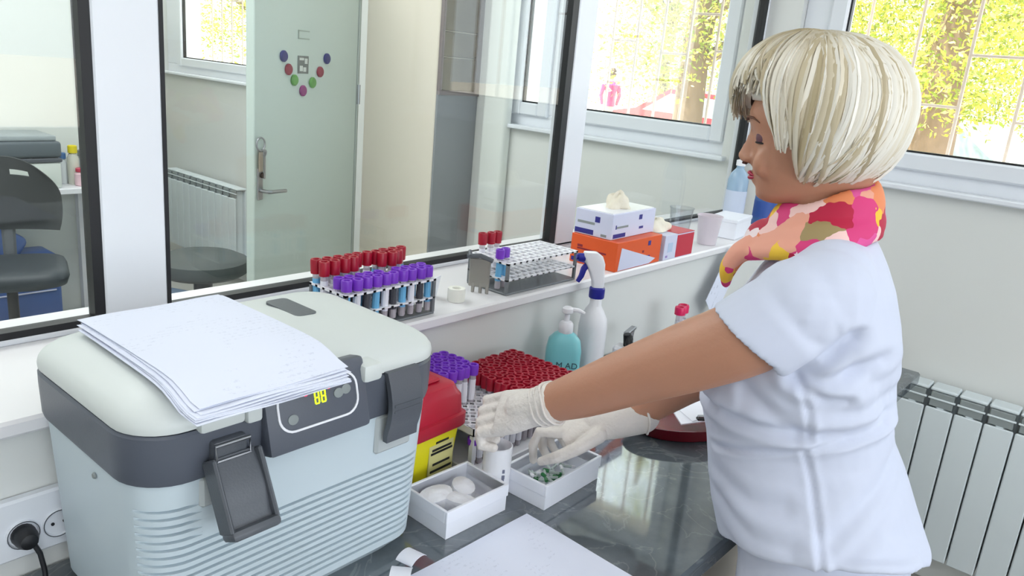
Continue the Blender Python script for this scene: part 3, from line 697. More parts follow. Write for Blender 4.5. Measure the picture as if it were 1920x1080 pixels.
t.matrix_world = Matrix.Translation((hx, hy, 0)) @ Matrix.Rotation(ang, 4, 'Z') @ Matrix.Translation((.755, .012, 1.156))
obj('ring', B().tube([(.026*math.cos(a), 0, .026*math.sin(a)) for a in [k*math.pi/10 for k in range(21)]], .004, 6), STEEL, t)
obj('fob', B().box(-.012, .012, -.004, .004, -.11, -.03, .003), mk('fob_tan', '#9b8f80', .5), t)
obj('key', B().box(-.03, -.018, -.002, .002, -.14, -.03, .001).lathe([(.014, -.002), (.014, .002)], 12, m=Matrix.Translation((-.024, 0, -.035)) @ Matrix.Rotation(R(90), 4, 'X')), STEEL, t)

# stools and chair
SEAT = mk('grey_upholstery', '#4d5453', .55, var=.08, bump=.05, bscale=200); SEATB = mk('dark_seat', '#3d4348', .5, var=.06)
t = thing('stool', 'round grey padded stool beside the far radiator', 'stool', (1.935, 3.60, 0), R(20))
obj('seat', B().lathe([(.13, .400), (.19, .408), (.215, .425), (.221, .455), (.215, .482), (.17, .503), (.08, .510), (.01, .510)], 32, sx=1.02), SEAT, t)
obj('column', B().lathe([(.028, .08), (.028, .3), (.045, .31), (.045, .405)], 16), BLACK, t)
for k in range(5):
    a = k*2*math.pi/5; l = obj('leg', B().tube([(0, 0, .10), (.15*math.cos(a), .15*math.sin(a), .085), (.27*math.cos(a), .27*math.sin(a), .065)], [.025, .02, .014], 8), BLACK, t)
    obj('caster', B().lathe([(.028, -.012), (.03, -.008), (.03, .008), (.028, .012)], 14, m=Matrix.Translation((.26*math.cos(a), .26*math.sin(a), .0305)) @ Matrix.Rotation(a, 4, 'Z') @ Matrix.Rotation(R(90), 4, 'X')), DGREY, l)
t = thing('swivel_chair', 'dark grey swivel chair with slotted backrest behind the left pane', 'chair', (1.10, 3.64, 0), R(-18)); t.scale = (.95, .95, 1.09)
obj('seat', B().loft([rr(0, 0, a, b_, .10, z, 6) for z, a, b_ in ((.44, .17, .17), (.455, .215, .205), (.485, .225, .215), (.505, .215, .205), (.515, .17, .16))]), SEATB, t, smooth=60)
# backrest shell with a real slot
q = B()
def bk(u, v, off):
    x = (u-.5)*2; zz = v
    wv = .225*(1-.30*(abs(zz-.35)/.65)**2.2)
    return (x*wv, .20+.05*(1-x*x)+off+.03*zz, .60+.29*zz-.06*x*x*(zz > .5)*(zz-.5)*2)
cells = [(i, j) for i in range(16) for j in range(12)]
for off, flip in ((0, False), (.025, True)):
    k0 = len(q.v); q.v += [bk(i/16, j/12, off) for i in range(17) for j in range(13)]
    for i, j in cells:
        if 9 <= i <= 11 and j == 9: continue
        a = k0+i*13+j; f = (a, a+13, a+14, a+1); q.f.append(f[::-1] if flip else f)
n_ = 17*13
rim = [i*13 for i in range(17)]+[16*13+j for j in range(1, 13)]+[i*13+12 for i in range(15, -1, -1)]+[j for j in range(11, 0, -1)]
for k in range(len(rim)): a, b_ = rim[k], rim[(k+1) % len(rim)]; q.f.append((a, b_, b_+n_, a+n_))
hole = [9*13+9, 10*13+9, 11*13+9, 12*13+9, 12*13+10, 11*13+10, 10*13+10, 9*13+10]
for k in range(8): a, b_ = hole[k], hole[(k+1) % 8]; q.f.append((a, b_, b_+n_, a+n_))
obj('backrest', q, mk('chair_black', '#2b2e31', .4, var=.05), t, smooth=60)
obj('back_bracket', B().tube([(0, .12, .45), (0, .25, .47), (0, .285, .62)], [.03, .028, .03], 10), DGREY, t)
obj('column', B().lathe([(.035, .08), (.035, .28), (.022, .285), (.022, .44)], 16), BLACK, t)
for k in range(5):
    a = k*2*math.pi/5+.3; l = obj('leg', B().tube([(0, 0, .10), (.15*math.cos(a), .15*math.sin(a), .09), (.29*math.cos(a), .29*math.sin(a), .065)], [.03, .022, .015], 8), BLACK, t)
    obj('caster', B().lathe([(.028, -.012), (.03, -.008), (.03, .008), (.028, .012)], 14, m=Matrix.Translation((.28*math.cos(a), .28*math.sin(a), .0305)) @ Matrix.Rotation(a, 4, 'Z') @ Matrix.Rotation(R(90), 4, 'X')), DGREY, l)
BLUEF = mk('blue_vinyl', '#3f62a6', .4, var=.05)
t = thing('blue_armchair', 'blue vinyl padded couch end behind the dark swivel chair', 'couch', (1.14, 4.235, 0), 0)
obj('base', B().box(-.4, .33, -.115, .11, .05, .33, .02, 2), BLUEF, t)
obj('cushion', B().box(-.4, .33, -.115, .11, .333, .45, .03, 3), BLUEF, t)
obj('head_rest', B().box(-.13, .13, -.055, .055, -.11, .11, .03, 3, Matrix.Translation((.05, -.01, .5)) @ Matrix.Rotation(R(35), 4, 'Y')), BLUEF, t)
for zz in (.27, .39): obj('seam', B().tube([(-.39, -.117, zz), (.30, -.117, zz)], .004, 6), LAV, t)
for xx in (-.35, .28): obj('foot', B().box(xx-.03, xx+.03, -.05, .05, 0, .05), BLACK, t)
t = thing('blue_footstool', 'low slate blue padded block in front of the grey stool', 'footstool', (1.545, 3.27, 0), R(25))
SLB = mk('slate_blue', '#4c627c', .45, var=.04)
obj('pad', B().box(-.16, .16, -.14, .14, .34, .44, .02, 2, Matrix.Rotation(R(10), 4, 'Y')), SLB, t)
obj('base', B().box(-.12, .12, -.1, .1, 0, .34, .01), SLB, t)

# table with printer and bottles
t = thing('side_table', 'white table against the back wall carrying the printer', 'table', (0, 0, 0))
obj('table_top', B().box(.6, 1.70, 3.98+.1, 4.365, .75, .778, .003), WHITE, t)
for xx, yy in ((.63, 4.11), (1.66, 4.11), (.63, 4.33), (1.66, 4.33)): obj('leg', B().box(xx-.02, xx+.02, yy-.02, yy+.02, 0, .75), WHITE, t)
t = thing('printer', 'white printer with dark grey scanner lid on the far table', 'printer', (1.255, 4.225, .7785))
obj('body', B().box(-.24, .24, -.125, .13, 0, .125, .01, 2), mk('printer_white', '#dfe5df', .45), t)
obj('paper_tray', B().box(-.18, .18, -.138, -.10, .02, .05, .003), mk('printer_grey', '#aeb4b4', .45), t)
obj('scanner_base', B().box(-.245, .245, -.13, .135, .126, .146, .005), DGREY, t)
obj('scanner_lid', B().box(-.245, .245, -.13, .135, .148, .225, .015, 3), mk('scanner_grey', '#5d666d', .4), t)
obj('document_cover', B().box(-.23, .23, -.11, .13, .226, .25, .006, 2), mk('cover_light', '#a5adb0', .4), t)
for i, (x, y, h, r, m, c, lab) in enumerate(((1.585, 4.20, .19, .027, mk('amber_clear', '#d4d3c6', .2), mk('yellow_cap', '#e8d400', .4), 'clear bottle with bright yellow cap beside the far printer'), (1.64, 4.22, .165, .03, mk('grey_clear', '#b5bcc0', .2), mk('grey_cap', '#8d9498', .4), 'grey translucent bottle at the right of the far bottles'), (1.548, 4.235, .15, .022, mk('white_jar', '#dfe3e6', .3), mk('blue_cap', '#3f6fa8', .4), 'white bottle with blue cap next to the far printer'), (1.60, 4.15, .085, .03, mk('pink_jar', '#e6c3cb', .3), mk('red_jar_lid', '#c23a55', .4), 'small pinkish jar in front of the far bottles'))):
    t = thing('bottle', lab, 'bottle', (x, y, .7785), 0, 'bottles beside the printer')
    obj('bottle_body', B().lathe([(r*.9, 0), (r, .004), (r, h*.68), (r*.55, h*.82), (r*.5, h*.86)], 18), m, t)
    obj('bottle_cap', B().lathe([(r*.8, h*.82), (r*.8, h), (r*.6, h+.003)], 16), c, t)
# ================================================================ outside
GR = mk('pavement', '#d9cdbf', .8, var=.12, vscale=.6)
gd = obj('ground', B().box(XW+.5, 70, -40, 60, -.3, -.1), GR, kind='structure'); 
# window grilles: one upright bar each
BAR = mk('grille_paint', '#d8c3b4', .5)
def grille(lab, y0, y1, step, cross, off):
    t = thing('window_grille', lab, 'grille', (XW+.27, y0, 1.29), 0, 'window grilles')
    n = int((y1-y0)/step)
    bar = None
    for i in range(n+1):
        if bar is None: bar = obj('bar', B().cyl((0, 0, 0), (0, 0, .98), .006, n=8), BAR, t); c = bar
        else: c = bar.copy(); COL.objects.link(c); c.parent = t
        c.location = (0, off+i*step, 0)
    for i, z in cross:
        obj('cross_bar', B().cyl((0, off+i*step, z), (0, off+(i+1)*step, z), .005, n=8), BAR, t)
grille('pale iron grille bars outside the window behind the person in white', -.4, 1.0, .17, [(5, .42), (3, .5), (6, .25), (4, .22)], .02)
grille('pale iron grille bars outside the window over the glove boxes', 1.38, 2.3, .125, [(0, .38), (2, .36), (4, .40), (1, .52)], .05)
grille('pale iron grille bars outside the far left window', 4.5, 5.5, .13, [(1, .4), (4, .5)], .03)

LEAF = bpy.data.materials.new('autumn_leaf'); LEAF.use_nodes = True; nt = LEAF.node_tree
p = nt.nodes['Principled BSDF']; p.inputs['Roughness'].default_value = .6
nz = nt.nodes.new('ShaderNodeNewGeometry')
rp = nt.nodes.new('ShaderNodeValToRGB'); e = rp.color_ramp.elements
e[0].position = 0; e[0].color = (.22, .26, .06, 1); e[1].position = 1; e[1].color = (.75, .75, .40, 1)
for p_, c_ in ((.3, (.26, .34, .05)), (.55, (.60, .58, .08)), (.8, (.50, .45, .10))): q = e.new(p_); q.color = (*c_, 1)
nt.links.new(nz.outputs['Random Per Island'], rp.inputs['Fac'])
tr = nt.nodes.new('ShaderNodeBsdfTranslucent'); ms = nt.nodes.new('ShaderNodeMixShader'); ms.inputs[0].default_value = .5
nt.links.new(rp.outputs['Color'], p.inputs['Base Color']); nt.links.new(rp.outputs['Color'], tr.inputs[0])
nt.links.new(p.outputs[0], ms.inputs[1]); nt.links.new(tr.outputs[0], ms.inputs[2]); nt.links.new(ms.outputs[0], nt.nodes['Material Output'].inputs[0])
BARK = mk('bark', '#7d6a58', .85, var=.25, vscale=6, bump=.4, bscale=20)
def tree(lab, x, y, h, r, crown, n, sd, low=.25, lean=0):
    rnd = random.Random(sd)
    t = thing('tree', lab, 'tree', (x, y, -.1), 0, 'trees outside the windows')
    pts = [(0, 0, 0), (lean*.3, .05, h*.35), (lean*.7, -.1, h*.6), (lean, 0, h)]
    obj('trunk', B().tube(pts, [r*1.25, r, r*.75, r*.2], 12), BARK, t)
    for k in range(7):
        a = rnd.uniform(0, 6.28); z0 = h*rnd.uniform(.3, .7); l = crown*rnd.uniform(.6, .95)
        obj('branch', B().tube([(lean*z0/h, 0, z0), (lean*z0/h+l*.5*math.cos(a), l*.5*math.sin(a), z0+l*.35), (lean*z0/h+l*math.cos(a), l*math.sin(a), z0+l*.45)], [r*.4, r*.25, r*.06], 7), BARK, t)
    q = B(); cl = [(rnd.gauss(0, 1), rnd.gauss(0, 1), rnd.random()) for _ in range(60)]
    for i in range(int(n*2.3)):
        c = cl[i % 60]; m_ = crown*.42
        ctr = Vector((lean*.6+c[0]*m_, c[1]*m_, h*low+(h*1.0-h*low)*c[2]))+Vector((rnd.gauss(0, .28), rnd.gauss(0, .28), rnd.gauss(0, .22)))*crown*.5
        if ctr.z < h*low*.75: ctr.z = h*low*.75+rnd.random()*.3
        s_ = rnd.uniform(.022, .05); d = Vector((rnd.gauss(0, 1), rnd.gauss(0, 1), rnd.gauss(0, 1))).normalized(); e_ = d.orthogonal().normalized()
        k0 = len(q.v); q.v += [tuple(ctr-d*s_), tuple(ctr+e_*s_*.5), tuple(ctr+d*s_), tuple(ctr-e_*s_*.5)]; q.f.append((k0, k0+1, k0+2, k0+3))
    me = bpy.data.meshes.new('foliage'); me.from_pydata(q.v, [], q.f); me.materials.append(LEAF)
    f = bpy.data.objects.new('foliage', me); COL.objects.link(f); f.parent = t; f['kind'] = 'stuff'
tree('tree with brown trunk right of the far window view', 9.3, 5.0, 6, .17, 2.0, 7000, 1, .30)
tree('golden tree with forked trunk outside the window behind the person in white', 10.3, 2.35, 6.5, .22, 2.2, 12000, 2, .26, .3)
tree('yellow-green tree standing behind the red car', 22.5, 13.2, 6, .2, 3.4, 16000, 3, .16)
tree('broad yellow tree far outside between the two windows', 22, 8.0, 6, .2, 3.4, 15000, 4, .16)
tree('leafy green-gold tree at the right edge of the outdoor view', 16, 1.2, 7, .18, 3.0, 20000, 5, .17)
tree('low golden tree seen over the shoulder through the window', 17.5, 4.4, 6, .18, 2.8, 15000, 6, .17)
tree('slim autumn tree outside the far left window', 9, 14.2, 6, .13, 2.2, 13000, 7, .24)
tree('tall pale yellow tree behind the white car', 16.5, 15.5, 6, .18, 3.0, 16000, 8, .15)
# parked cars
def car(lab, x, y, rz, m, sc=1):
    t = thing('car', lab, 'car', (x, y, -.1), rz, 'cars parked outside'); t.scale = (sc,)*3
    body = [(-2.05, .35), (-2.1, .6), (-2.0, .82), (-1.15, .92), (-.55, 1.40), (.75, 1.45), (1.45, 1.02), (1.95, .92), (2.08, .6), (2.05, .35)]
    rings = [[(px*(1-.02*abs(s)), s*w_, pz if pz < 1.0 or abs(s) < .5 else pz) for px, pz in body] for s, w_ in ((-1, .80), (-.9, .86), (.9, .86), (1, .80))]
    obj('body', B().loft(rings), m, t, smooth=30)
    gl = mk('car_glass', '#8fa0a6', .1)
    for s in (-1, 1):
        obj('side_window', B().loft([[(-1.0, s*.815, .95), (-.5, s*.815, 1.32), (.7, s*.815, 1.36), (1.25, s*.815, 1.0)], [(-1.0, s*.867, .95), (-.5, s*.867, 1.32), (.7, s*.867, 1.36), (1.25, s*.867, 1.0)]]), gl, t)
        for px in (-1.3, 1.3): obj('wheel', B().lathe([(.2, -.1), (.31, -.1), (.32, -.06), (.32, .06), (.31, .1), (.2, .1), (.18, .07), (.01, .07)], 20, m=Matrix.Translation((px, s*.78, .32)) @ Matrix.Rotation(R(-90*s), 4, 'X')), BLACK, t)
        obj('lamp', B().box(-2.08, -2.0, s*.6-.12, s*.6+.12, .62, .74, .02), LAV, t)
car('red hatchback parked under the trees beyond the far window', 15.2, 7.6, R(100), mk('car_red', '#d8303c', .3))
car('white car at the left of the far window view', 13.2, 12.4, R(95), mk('car_white', '#f2f2f2', .3))
car('white car parked outside the window behind the person in white', 13.5, 2.9, R(80), mk('car_white_2', '#efeff2', .3))
# passer-by
t = thing('person', 'distant passer-by in a magenta top walking between the parked cars', 'person', (16.9, 11.35, -.1), R(60))
bd = B()
bd.lathe([(.10, 0), (.09, .3), (.13, .75), (.16, .92), (.13, 1.08), (.19, 1.36), (.08, 1.44), (.055, 1.47), (.06, 1.52), (.095, 1.58), (.10, 1.65), (.07, 1.73), (.01, 1.755)], 16, sx=1, sy=.7)
obj('body', bd, mk('grey_trousers', '#a9a3a0', .8), t)
obj('jacket', B().lathe([(.17, .85), (.165, .92), (.15, 1.08), (.205, 1.36), (.12, 1.43), (.08, 1.45)], 16, sy=.8).tube([(0, .2, 1.36), (0, .25, 1.1), (-.05, .22, .88)], [.06, .05, .035], 8).tube([(0, -.2, 1.36), (0, -.25, 1.1), (.05, -.22, .88)], [.06, .05, .035], 8), mk('magenta_top', '#d9306a', .7), t)
obj('hair', B().lathe([(.09, 1.56), (.112, 1.62), (.108, 1.70), (.06, 1.765), (.01, 1.78)], 14, sy=.9), mk('dark_hair', '#5a463c', .7), t)
# ================================================================ the woman (local x = facing, y = her left, z = up)
import numpy as np
SKIN = mk('skin', '#bb866c', .5, var=.07, vscale=14, bump=.04, bscale=220, Subsurface_Weight=.12, Subsurface_Radius=(.02, .008, .005), Subsurface_Scale=.5)
CLOTH = mk('white_cotton', '#ced3e5', .75, var=.015, vscale=20, bump=.12, bscale=26)
GLOVE = mk('latex_glove', '#e0d8d2', .5, var=.05, vscale=40, bump=.25, bscale=120)
pw = thing('person', 'person in white short-sleeved tunic, bright scarf and latex gloves reaching over the worktop', 'person', (1.114, .33, 0), R(109))

def fuse(name, b, mat, parent, voxel=.005, it=4, creases=None, fac=.5):
    me = bpy.data.meshes.new(name); me.from_pydata(b.v, [], b.f); me.update()
    bm = bmesh.new(); bm.from_mesh(me); bmesh.ops.recalc_face_normals(bm, faces=bm.faces[:]); bm.to_mesh(me); bm.free()
    t = bpy.data.objects.new(name, me); COL.objects.link(t)
    r = t.modifiers.new('r', 'REMESH'); r.mode = 'VOXEL'; r.voxel_size = voxel
    s = t.modifiers.new('s', 'SMOOTH'); s.iterations = it; s.factor = fac
    dg = bpy.context.evaluated_depsgraph_get(); m2 = bpy.data.meshes.new_from_object(t.evaluated_get(dg))
    bpy.data.objects.remove(t); m2.name = name
    if creases: creases(m2)
    m2.shade_smooth(); m2.materials.clear(); m2.materials.append(mat)
    o = bpy.data.objects.new(name, m2); COL.objects.link(o); o.parent = parent
    return o
def sec(z, f, bk, w, n=28, e=2.3, dz=None):
    """horizontal body section: front f, back bk, half width w"""
    c = (f+bk)/2; h = (f-bk)/2; out = []
    for k in range(n):
        a = 2*math.pi*k/n; ca, sa = math.cos(a), math.sin(a)
        x = c+h*math.copysign(abs(ca)**(2/e), ca); y = w*math.copysign(abs(sa)**(2/e), sa)
        out.append((x, y, z+(dz(x, y) if dz else 0)))
    return out
def ball(b, c, r, sx=1, sy=1, sz=1, n=14, m=None):
    mm = Matrix.Translation(c)
    if m: mm = mm @ m
    return b.lathe([(max(.0004, r*math.sin(math.pi*k/10)), -r*math.cos(math.pi*k/10)*sz) for k in range(11)], n, sx=sx, sy=sy, m=mm)
def limb(b, pts, rad, n=16, flat=1.0, up=None):
    P_ = [Vector(p) for p in pts]
    b.tube(P_, rad, n, flat=flat, up=up); ball(b, P_[0], rad[0]); ball(b, P_[-1], rad[-1]); return b
def catmull(pts, m=6):
    P_ = [Vector(p) for p in pts]; P_ = [P_[0]*2-P_[1]]+P_+[P_[-1]*2-P_[-2]]; out = []
    for i in range(1, len(P_)-2):
        for k in range(m):
            t = k/m; a, b_, c, d = P_[i-1], P_[i], P_[i+1], P_[i+2]
            out.append(.5*((2*b_)+(c-a)*t+(2*a-5*b_+4*c-d)*t*t+(3*b_-a-3*c+d)*t**3))
    out.append(P_[-2]); return out

TORSO = [(.85, .070, -.175, .165), (.90, .092, -.181, .172), (.96, .116, -.172, .168), (1.0, .127, -.155, .157), (1.05, .141, -.130, .142), (1.08, .151, -.112, .138), (1.12, .160, -.100, .144), (1.20, .150, -.093, .152), (1.26, .128, -.082, .156), (1.30, .108, -.068, .154), (1.332, .086, -.052, .130), (1.352, .070, -.040, .095), (1.366, .062, -.030, .070)]
# ---- body: head, neck, torso, arms and legs in one skin
b = B()
b.loft([sec(z, f-(.035 if z < 1 else .014), k+(.035 if z < 1 else .014), w_-(.035 if z < 1 else .014)) for z, f, k, w_ in TORSO])
b.tube(catmull([(.018, 0, 1.30), (.03, 0, 1.36), (.042, 0, 1.405), (.052, 0, 1.45)]), [.056]*6+[.051]*6+[.05]*7, 20)
HEAD = [(1.3965, .120, .088, .016), (1.401, .128, .064, .030), (1.409, .1325, .036, .043), (1.418, .1345, .012, .051), (1.428, .138, -.006, .057), (1.438, .1415, -.016, .0615), (1.45, .143, -.021, .065), (1.465, .1445, -.025, .068), (1.48, .1465, -.028, .0695), (1.492, .151, -.03, .0705), (1.504, .1575, -.03, .0715), (1.518, .159, -.03, .0715), (1.54, .152, -.027, .070), (1.56, .138, -.018, .066), (1.58, .114, 0, .054), (1.592, .085, .03, .034)]
b.loft([sec(z, f, k, w_, 32, 2.35) for z, f, k, w_ in HEAD])
nose = [(1.498, .1545, .012, .0055), (1.488, .1550, .014, .0062), (1.476, .1585, .018, .0075), (1.464, .1630, .021, .0095), (1.457, .1655, .022, .0115), (1.451, .1635, .020, .0125), (1.4465, .158, .014, .0105)]
b.loft([sec(z, f, f-l*1.6, w_, 16, 2.0) for z, f, l, w_ in nose])
for s in (-1, 1):
    ball(b, (.1505, s*.0115, 1.4525), .0068, 1.3, .9, .8)
    ball(b, (.1275, s*.031, 1.4855), .0145)                       # eyelid bulge
    ball(b, (.128, s*.040, 1.452), .016, .8, 1, 1.2)               # cheek
    b.tube(catmull([(.150, s*.010, 1.5035), (.1475, s*.025, 1.507), (.134, s*.044, 1.504)], 4), .006, 8)
    ball(b, (.045, s*.069, 1.478), .018, .75, .3, 1.5)             # ear
ball(b, (.1355, 0, 1.4305), .011, .75, 1.7, 1.1)                   # mouth mound
ball(b, (.126, 0, 1.4075), .010, .8, 1.3, .9)                      # chin
AL = catmull([(.02, .115, 1.318), (.055, .140, 1.288), (.100, .156, 1.245), (.17, .146, 1.197), (.241, .134, 1.150), (.316, .122, 1.099), (.378, .112, 1.061), (.398, .109, 1.050)], 4)
RLk = [.044, .050, .051, .048, .042, .0355, .026, .020]
def interp(keys, n): return [keys[min(int(i*(len(keys)-1)/(n-1)), len(keys)-2)]*(1-((i*(len(keys)-1)/(n-1)) % 1 if i < n-1 else 1))+keys[min(int(i*(len(keys)-1)/(n-1)), len(keys)-2)+1]*((i*(len(keys)-1)/(n-1)) % 1 if i < n-1 else 1) for i in range(n)]
limb(b, AL, interp(RLk, len(AL)), 20)
ball(b, (.238, .138, 1.143), .034)                                 # elbow
AR = catmull([(.02, -.115, 1.318), (.05, -.145, 1.28), (.085, -.165, 1.215), (.135, -.155, 1.135), (.165, -.115, 1.096), (.222, -.071, 1.054), (.275, -.038, 1.005), (.30, -.024, .997)], 4)
limb(b, AR, interp([.044, .050, .048, .043, .041, .036, .025, .019], len(AR)), 18)
for s in (-1, 1):
    limb(b, [(-.045, s*.085, .90), (-.045, s*.085, .5), (-.05, s*.085, .28), (-.055, s*.085, .08)], [.062, .05, .045, .034], 16)
    limb(b, [(-.06, s*.085, .045), (.07, s*.09, .03)], [.035, .028], 12)
body = fuse('body', b, SKIN, pw, .0042, 3)

# ---- face details
LIP = mk('lipstick', '#a8123f', .35); BROW = mk('eyebrow', '#6e4a3a', .8); SHAD = mk('eyeshadow', '#6a4550', .6, var=.15, vscale=200); LASH = mk('eyelash', '#1b1315', .6)
def lip(z, f, r, sag):
    pts = [(f-.0125*(abs(t)/1.0)**2.2, t*.0215, z+sag*(t*t)) for t in [k/8-1 for k in range(17)]]
    return B().tube(pts, [max(.0005, r*(1-abs(k/8-1)**2.2)) for k in range(17)], 8, flat=.8)
obj('upper_lip', lip(1.4335, .1450, .0036, -.0035), LIP, body, smooth=80)
obj('lower_lip', lip(1.4270, .1432, .0042, .0030), LIP, body, smooth=80)
for s in (-1, 1):
    c = Vector((.1275, s*.031, 1.4855)); r = .0150
    def lidf(u, v, r=r):
        az = s*R(-45+150*u); el = R(-30+50*v)
        return c+Vector((r*math.cos(el)*math.cos(az), r*math.cos(el)*math.sin(az), r*math.sin(el)))
    obj('eyelid', B().grid(lidf, 14, 8), SHAD, body, smooth=80)
    obj('eyelash', B().tube([lidf(k/12, .0, .0158) for k in range(13)], [.0004]+[.0013]*11+[.0004], 6), LASH, body)
    obj('eyebrow', B().tube([(.1590, s*.013, 1.5045), (.1570, s*.024, 1.5095), (.1495, s*.038, 1.5095), (.1395, s*.0495, 1.504)], [.0016, .0026, .0022, .0009], 6, flat=.7), BROW, body)
    obj('nostril', B().tube([(.1565, s*.006, 1.4462), (.1510, s*.0085, 1.4462)], [.0016, .0022], 8), mk('nostril_dark', '#4a2420', .8), body)

# ---- trousers and shoes
b = B()
b.loft([sec(z, f, k, w_) for z, f, k, w_ in ((.78, .062, -.165, .165), (.86, .066, -.172, .166), (.93, .080, -.168, .163), (.985, .100, -.150, .150))])
for s in (-1, 1):
    b.loft([[(x-.048, y+s*.085, z) for x, y, z in sec(zz, f, -f, w_, 20, 2.1)] for zz, f, w_ in ((.09, .060, .058), (.3, .066, .064), (.5, .076, .072), (.7, .098, .082), (.82, .108, .084))])
fuse('trousers', b, CLOTH, pw, .0075, 4)
SHOE = mk('white_clog', '#e5e5e8', .4)
for s in (-1, 1):
    obj('shoe', B().loft([rr(-.0, s*.088, hx_, .045, .04, z, 5) if False else [(x*1.0-.01, y, z_) for x, y, z_ in rr(.01, s*.088, hx_, hy_, .038, z, 5)] for z, hx_, hy_ in ((0, .12, .042), (.004, .125, .046), (.05, .125, .047), (.075, .10, .043), (.088, .07, .036))]), SHOE, pw, smooth=50)

# ---- tunic
b = B()
hem = lambda x, y: .048*max(-1, min(1, y/.16))-.02*max(-1, min(1, x/.1))
TU = [(.905, .097, -.185, .176), (.93, .106, -.181, .175)]+[q for q in TORSO if q[0] >= .96]
b.loft([sec(z, f+.003, k-.003, w_+.004, 40, 2.3, hem if i == 0 else (lambda x, y: hem(x, y)*.75) if i == 1 else (lambda x, y: hem(x, y)*.3) if i == 2 else None) for i, (z, f, k, w_) in enumerate(TU)])
for s in (-1, 1):
    ball(b, (.088, s*.066, 1.150), .074, .95, 1.0, 1.05)
    b.tube([(.012, s*.05, 1.332), (.014, s*.085, 1.325), (.022, s*.118, 1.306), (.04, s*.138, 1.285)], [.046, .052, .058, .058], 20)
    ball(b, (.022, s*.118, 1.303), .063)
    ball(b, (.048, s*.138, 1.290), .062)
# near sleeve: follows the raised arm, open hem
def sleeve(rings_c, ax_u, ax_v, rad):
    rings = []
    for c_, u, v, (ru, rv) in zip(rings_c, ax_u, ax_v, rad):
        c_, u, v = Vector(c_), Vector(u).normalized(), Vector(v).normalized()
        rings.append([c_+u*ru*math.cos(2*math.pi*k/24)+v*rv*math.sin(2*math.pi*k/24) for k in range(24)])
    b.loft(rings)
sleeve([(-.005, .09, 1.300), (.020, .118, 1.296), (.058, .142, 1.268), (.096, .153, 1.240), (.0965, .153, 1.2395), (.075, .148, 1.255)],
       [(.55, 0, .83), (.65, 0, .76), (.75, 0, .66), (.84, 0, .545), (.84, 0, .545), (.8, 0, .6)], [(0, .75, .5), (.1, .85, .4), (0, 1, .15), (0, 1, .1), (0, 1, .1), (0, 1, .1)],
       [(.066, .045), (.068, .058), (.068, .064), (.0645, .0635), (.0600, .0590), (.055, .053)])
sleeve([(-.005, -.09, 1.300), (.020, -.118, 1.296), (.045, -.148, 1.262), (.070, -.164, 1.215), (.0702, -.164, 1.2145), (.062, -.16, 1.235)],
       [(.7, 0, .7), (.8, 0, .6), (.9, 0, .4), (.95, 0, .3), (.95, 0, .3), (.95, 0, .3)], [(0, -.75, .5), (0, -.85, .4), (0, -1, .2), (0, -1, 0), (0, -1, 0), (0, -1, 0)],
       [(.066, .045), (.066, .056), (.064, .058), (.062, .058), (.057, .053), (.052, .05)])
FOLDS = [ # (x,z) polylines on the near side, depth, width
    ([(.038, 1.206), (.010, 1.232), (-.021, 1.266)], .010, .010), ([(.030, 1.198), (-.02, 1.215), (-.06, 1.235)], .007, .009), ([(.02, 1.190), (-.005, 1.180), (-.03, 1.182)], .005, .006),
    ([(.150, 1.122), (.10, 1.118), (.017, 1.122), (-.04, 1.132), (-.085, 1.150)], .008, .008), ([(.120, 1.060), (.06, 1.086), (-.012, 1.112), (-.085, 1.140)], .0045, .0045),
    ([(.006, 1.10), (-.010, 1.06), (-.022, 1.022), (-.047, .94)], .0035, .004), ([(.030, 1.20), (.012, 1.16), (.004, 1.12)], .003, .004),
    ([(-.118, 1.09), (-.08, 1.04), (-.045, .99)], .006, .012), ([(-.125, 1.055), (-.09, 1.01), (-.06, .97)], .004, .010), ([(.105, 1.02), (.06, 1.01), (.02, 1.02)], .004, .012), ([(.10, .985), (.05, .965), (.0, .97)], .004, .012),
    ([(.09, 1.165), (.05, 1.14), (.02, 1.13)], .005, .010), ([(-.03, 1.225), (-.07, 1.20), (-.09, 1.16)], .006, .014), ([(.0, 1.17), (-.05, 1.165), (-.09, 1.175)], .004, .010)]
def creases(me):
    n = len(me.vertices); co = np.empty(n*3); me.vertices.foreach_get('co', co); co = co.reshape(-1, 3)
    no = np.empty(n*3); me.vertices.foreach_get('normal', no); no = no.reshape(-1, 3)
    d_ = np.zeros(n)
    for pl, dep, wd in FOLDS:
        best = np.full(n, 9.)
        pl = [np.array(q) for q in pl]; xz = co[:, [0, 2]]
        for a, c_ in zip(pl[:-1], pl[1:]):
            ab = c_-a; t = np.clip(((xz-a)@ab)/(ab@ab), 0, 1); best = np.minimum(best, np.linalg.norm(xz-(a+t[:, None]*ab), axis=1))
        side = np.clip(co[:, 1]/.05, 0, 1)
        d_ += side*(-dep*np.exp(-(best/wd)**2)+.45*dep*np.exp(-((best-2.1*wd)/(wd*1.1))**2))
    # loose cloth ripple low on the tunic
    d_ += .0022*np.sin(co[:, 1]*60+co[:, 2]*25)*np.clip((1.1-co[:, 2])/.15, 0, 1)
    co += no*d_[:, None]; me.vertices.foreach_set('co', co.ravel()); me.update()
tun = fuse('tunic', b, CLOTH, pw, .0036, 8, creases)

